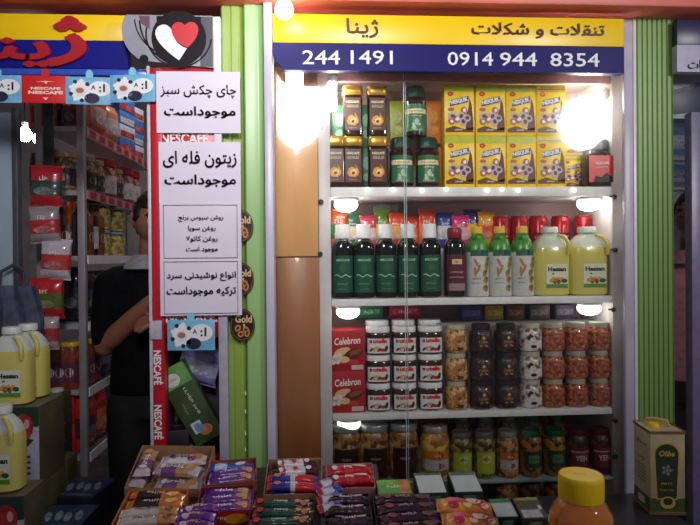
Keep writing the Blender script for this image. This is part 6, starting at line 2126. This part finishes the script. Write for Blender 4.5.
def person(label, loc, turn, shirt, trousers, collar, arms, hz=1.615, face=0.0, nod=0.25, sleeve=0.85, skin=SKIN):
    """arms: two lists of shoulder, elbow, wrist, hand direction in the body frame (front is -y)"""
    t = thing('person', label, 'person', loc, turn)
    body, cloth = MB(), MB()
    T = Matrix.Translation((0, -0.02, hz)) @ Matrix.Rotation(face, 4, 'Z') @ Matrix.Rotation(nod, 4, 'X')
    head(body, None, T, skin)
    chain(body, [(0, 0.02, 1.38), (0, 0.012, 1.46), (0, -0.005, 1.54)], [0.066, 0.056, 0.056], skin)
    loft(body, [(0, 0, 0.86, 0.15, 0.095), (0, 0, 0.94, 0.165, 0.105), (0, 0, 1.06, 0.14, 0.095), (0, 0, 1.22, 0.165, 0.105), (0, 0, 1.34, 0.17, 0.1), (0, 0.01, 1.41, 0.13, 0.075), (0, 0.012, 1.45, 0.06, 0.055)], skin)
    loft(cloth, [(0, 0, 0.9, 0.182, 0.13), (0, -0.005, 1.0, 0.175, 0.13), (0, -0.005, 1.1, 0.165, 0.125), (0, 0, 1.22, 0.185, 0.127), (0, 0, 1.31, 0.18, 0.12), (0, 0.008, 1.375, 0.15, 0.1), (0, 0.012, 1.42, 0.1, 0.08), (0, 0.012, 1.455, 0.07, 0.068)], shirt)
    for s_, (sh, el, wr, hd, up) in zip((-1, 1), arms):
        chain(body, [sh, el, wr], [0.056, 0.043, 0.03], skin)
        hand(body, wr, hd, up, skin, s_)
        cut = Vector(sh).lerp(Vector(el), sleeve)
        chain(cloth, [(sh[0] * 0.72, sh[1], sh[2] + 0.01), sh, tuple(cut)], [0.074, 0.067, 0.058], shirt)
    legs = MB()
    loft(legs, [(0, 0, 0.8, 0.185, 0.125), (0, 0, 0.9, 0.178, 0.122), (0, 0, 0.985, 0.168, 0.12)], trousers)
    for s_ in (-1, 1):
        chain(body, [(s_ * 0.09, 0, 0.86), (s_ * 0.1, -0.015, 0.48), (s_ * 0.105, 0.015, 0.1)], [0.085, 0.056, 0.042], skin)
        chain(body, [(s_ * 0.105, 0.02, 0.065), (s_ * 0.115, -0.1, 0.045)], [0.045, 0.036], skin)
        chain(legs, [(s_ * 0.09, 0, 0.84), (s_ * 0.1, -0.015, 0.48), (s_ * 0.105, 0.015, 0.07)], [0.105, 0.08, 0.07], trousers)
    remesh(body, skin, 'body', t, 0.0065, 3)
    remesh(cloth, shirt, 'shirt', t, 0.009, 4)
    remesh(legs, trousers, 'trousers', t, 0.012, 4)
    for s_ in (-1, 1):
        sh_ = MB()
        chain(sh_, [(s_ * 0.105, 0.035, 0.056), (s_ * 0.11, -0.04, 0.052), (s_ * 0.118, -0.14, 0.046)], [0.054, 0.052, 0.044], BLACK)
        sh_.box((s_ * 0.112, -0.05, 0.011), (0.1, 0.26, 0.02), BLACK, 0.008)
        remesh(sh_, BLACK, 'shoe', t, 0.01, 3)
    # collar: two folded wings
    mb = MB()
    for s_ in (-1, 1):
        vs = []
        for k in range(8):
            a_ = k / 7 * PI * 0.98
            for (rr1, zz1) in ((0.076, 1.472), (0.122, 1.418), (0.124, 1.413), (0.08, 1.466)):
                fy = -math.cos(a_)
                drop = 0.045 * max(0, fy)
                vs.append((s_ * math.sin(a_) * rr1 + s_ * 0.006, fy * (rr1 + 0.012) + 0.01, zz1 - drop))
        fs = []
        for k in range(7):
            for j in range(4):
                fs.append([4 * k + j, 4 * k + (j + 1) % 4, 4 * k + 4 + (j + 1) % 4, 4 * k + 4 + j])
        fs += [[0, 1, 2, 3], [31, 30, 29, 28]]
        mb.add(vs, fs, collar)
    mb.build('collar', t)
    # hair: thick cap hugging the skull, short at the sides
    b = bmesh.new()
    bmesh.ops.create_uvsphere(b, u_segments=36, v_segments=26, radius=1)
    dead = []
    for v in b.verts:
        x, y, z = v.co
        lim = 0.45 if y < -0.5 else (-0.1 if y < 0.2 else -0.5)
        if z < lim - 0.12 * math.sin(x * 9):
            dead.append(v)
            continue
        g = 1 + 0.02 * math.sin(x * 23 + z * 17) + 0.015 * math.sin(y * 31)
        v.co = Vector((x * 0.084 * g, y * 0.106 * g + 0.004, z * 0.126 * g + 0.003))
    bmesh.ops.delete(b, geom=dead, context='VERTS')
    mb = MB().bm(b, HAIR, T)
    o = mb.build('hair', t)
    so = o.modifiers.new('thick', 'SOLIDIFY')
    so.thickness = 0.012
    so.offset = -1
    # eyes and brows
    for s_ in (-1, 1):
        mb = MB()
        b = bmesh.new()
        bmesh.ops.create_uvsphere(b, u_segments=14, v_segments=10, radius=0.0112)
        mb.bm(b, lambda c: M((20, 14, 12), 0.2, noise=0) if c.y < -0.0082 else M((220, 214, 210), 0.3, noise=0), None)
        mb.v = [T @ (v + Vector((s_ * 0.031, -0.0815, 0.008))) for v in mb.v]
        mb.build('eye', t)
        mb = MB()
        chain(mb, [(s_ * 0.016, -0.096, 0.034), (s_ * 0.032, -0.0945, 0.039), (s_ * 0.047, -0.082, 0.034)], [0.0035, 0.0042, 0.003], HAIR, 8)
        mb.v = [T @ v for v in mb.v]
        mb.build('eyebrow', t)
    return t


BLK = M((11, 10, 13), 0.9, noise=0.2, scale=30, spec=0.15)
p = P(153.5, 258, 2.62)
# right arm (nearer the picture edge) bent across the belly; he looks down to his left
person('person in a black short-sleeved shirt with a pale collar, forearm bent, behind the coffee stand', (p.x, 2.62, 0.001), R(17), BLK, M((14, 14, 17), 0.8, noise=0.2), M((150, 148, 156), 0.6, noise=0.1),
       [((-0.17, 0.0, 1.345), (-0.195, -0.03, 1.1), (-0.02, -0.2, 1.285), (0.85, -0.3, 0.15), (-0.2, -0.3, 0.9)), ((0.17, 0.0, 1.345), (0.225, 0.0, 1.09), (0.06, -0.2, 1.2), (-0.8, -0.4, 0.15), (0.2, -0.3, 0.9))], face=R(9), nod=0.2)

# ------------------------------------------------------------------ the bay beyond the fluted pillar
wr = struct(MB().bx(X(672, 3.4), 3.4, 0, 3.6, 3.46, 2.8, M((110, 116, 140), 0.6, noise=0.15, scale=6)).build('wall_right'))
pane = struct(MB().bx(X(675.5, 2.09), 2.09, 0.1, X(745, 2.09), 2.096, Z(69, 2.09, 690), GLASS).build('window_1'))
struct(MB().bx(X(692, 2.04), 2.04, 0.0, X(712, 2.04), 2.08, Z(112, 2.04, 690), M((130, 122, 150), 0.35, noise=0.08), 0.002).build('window_1_frame'))
t = thing('poster', 'dark blue and white poster high behind the glass beyond the fluted pillar', 'poster', (X(700, 2.12), 2.13, Z(118, 2.12, 690)))
w, h = 0.2, 0.165
MB().bx(-w / 2, 0, 0, w / 2, 0.002, h, M((44, 48, 92), 0.4, noise=0.15), 0.0005).build('sheet', t)
a = Art()
pal = M((176, 178, 200), 0.4, noise=0.1)
a.poly([(-w / 2, h * 0.62), (w / 2, h * 0.9), (w / 2, h), (-w / 2, h)], pal, 0)
a.poly([(-w / 2, 0), (w / 2, 0), (w / 2, h * 0.2), (-w / 2, h * 0.08)], pal, 0)
a.poly([(-w / 2, h * 0.5), (-w * 0.1, h * 0.66), (w * 0.1, h * 0.86), (-w * 0.2, h * 0.7)], M((90, 90, 100), 0.4, noise=0.1), 1)
a.build('poster_print', flat(0), t)
for k, (py, c1, c2, lab) in enumerate(((155, (120, 150, 196), (210, 220, 236), 'blue and white packet uppermost behind the glass beyond the fluted pillar'), (185, (170, 186, 214), (90, 120, 180), 'pale blue packet second behind the glass beyond the fluted pillar'), (212, (120, 110, 150), (180, 176, 200), 'lavender packet third behind the glass beyond the fluted pillar'))):
    p = P(688, py, 3.2)
    bag('snack_packet', 'packet', lab, (p.x, 3.33, p.z), 0.22, 0.2, 0.1, c1, c2, '')
hook = thing('wall_shelf', 'pale board carrying packets on the wall beyond the fluted pillar', 'shelf', (0, 0, 0))
for py in (156, 186, 213):
    p = P(688, py, 3.2)
    MB().bx(p.x - 0.2, 3.24, p.z - 0.016, p.x + 0.3, 3.399, p.z - 0.001, M((190, 196, 210), 0.4, noise=0.05), 0.002).build('board', hook)
p = P(694, 258, 2.6)
person('person with dark hair and a pink shirt behind the glass beyond the fluted pillar', (p.x, 2.6, 0.001), R(-28), M((196, 130, 140), 0.7, noise=0.1), M((26, 24, 34), 0.8, noise=0.2), M((190, 124, 136), 0.7, noise=0.1),
       [((-0.185, 0.0, 1.375), (-0.22, 0.02, 1.12), (-0.2, -0.06, 0.88), (0, -0.2, -1), (-1, 0, 0)), ((0.185, 0.0, 1.375), (0.225, 0.02, 1.12), (0.2, -0.06, 0.88), (0, -0.2, -1), (1, 0, 0))], face=R(-20), nod=0.05)
# ================================================================== daylight and added, unseen area lights
w_ = bpy.data.worlds.new('world')
SC.world = w_
w_.use_nodes = True
w_.node_tree.nodes['Background'].inputs[0].default_value = (0.66, 0.62, 0.78, 1)
w_.node_tree.nodes['Background'].inputs[1].default_value = 0.17


def area(name, loc, target, size, power, col=(1, 1, 1)):
    l = bpy.data.lights.new(name, 'AREA')
    l.shape = 'ELLIPSE'
    l.size, l.size_y = size
    l.energy = power
    l.spread = R(78)
    l.color = col
    o = bpy.data.objects.new(name, l)
    COL.objects.link(o)
    o.location = loc
    o.rotation_euler = (Vector(target) - Vector(loc)).to_track_quat('-Z', 'Y').to_euler()
    return o


area('facade_glare_light', (-0.1, -0.05, 2.5), (-0.2, 2.05, 2.2), (0.36, 0.5), 7.5, (0.97, 0.95, 1.0))  # unseen light, placed for facade brightness and the left glass glare
area('facade_glare_light', (1.93, -0.05, 2.4), (0.6, 2.05, 2.15), (0.3, 0.36), 7.5, (0.98, 0.96, 0.98)).data.spread = R(104)  # unseen light, added for the glare on the right of the glass
o = area('shop_fill_light', (-0.75, 3.3, 2.72), (-0.8, 3.3, 0), (0.5, 0.5), 5, (1.0, 0.96, 0.92))  # fill added to brighten the rack inside the shop
o.data.spread = R(180)
SC.view_settings.view_transform = 'Standard'
SC.view_settings.look = 'None'
SC.view_settings.exposure = 0.12
SC.view_settings.gamma = 1.0
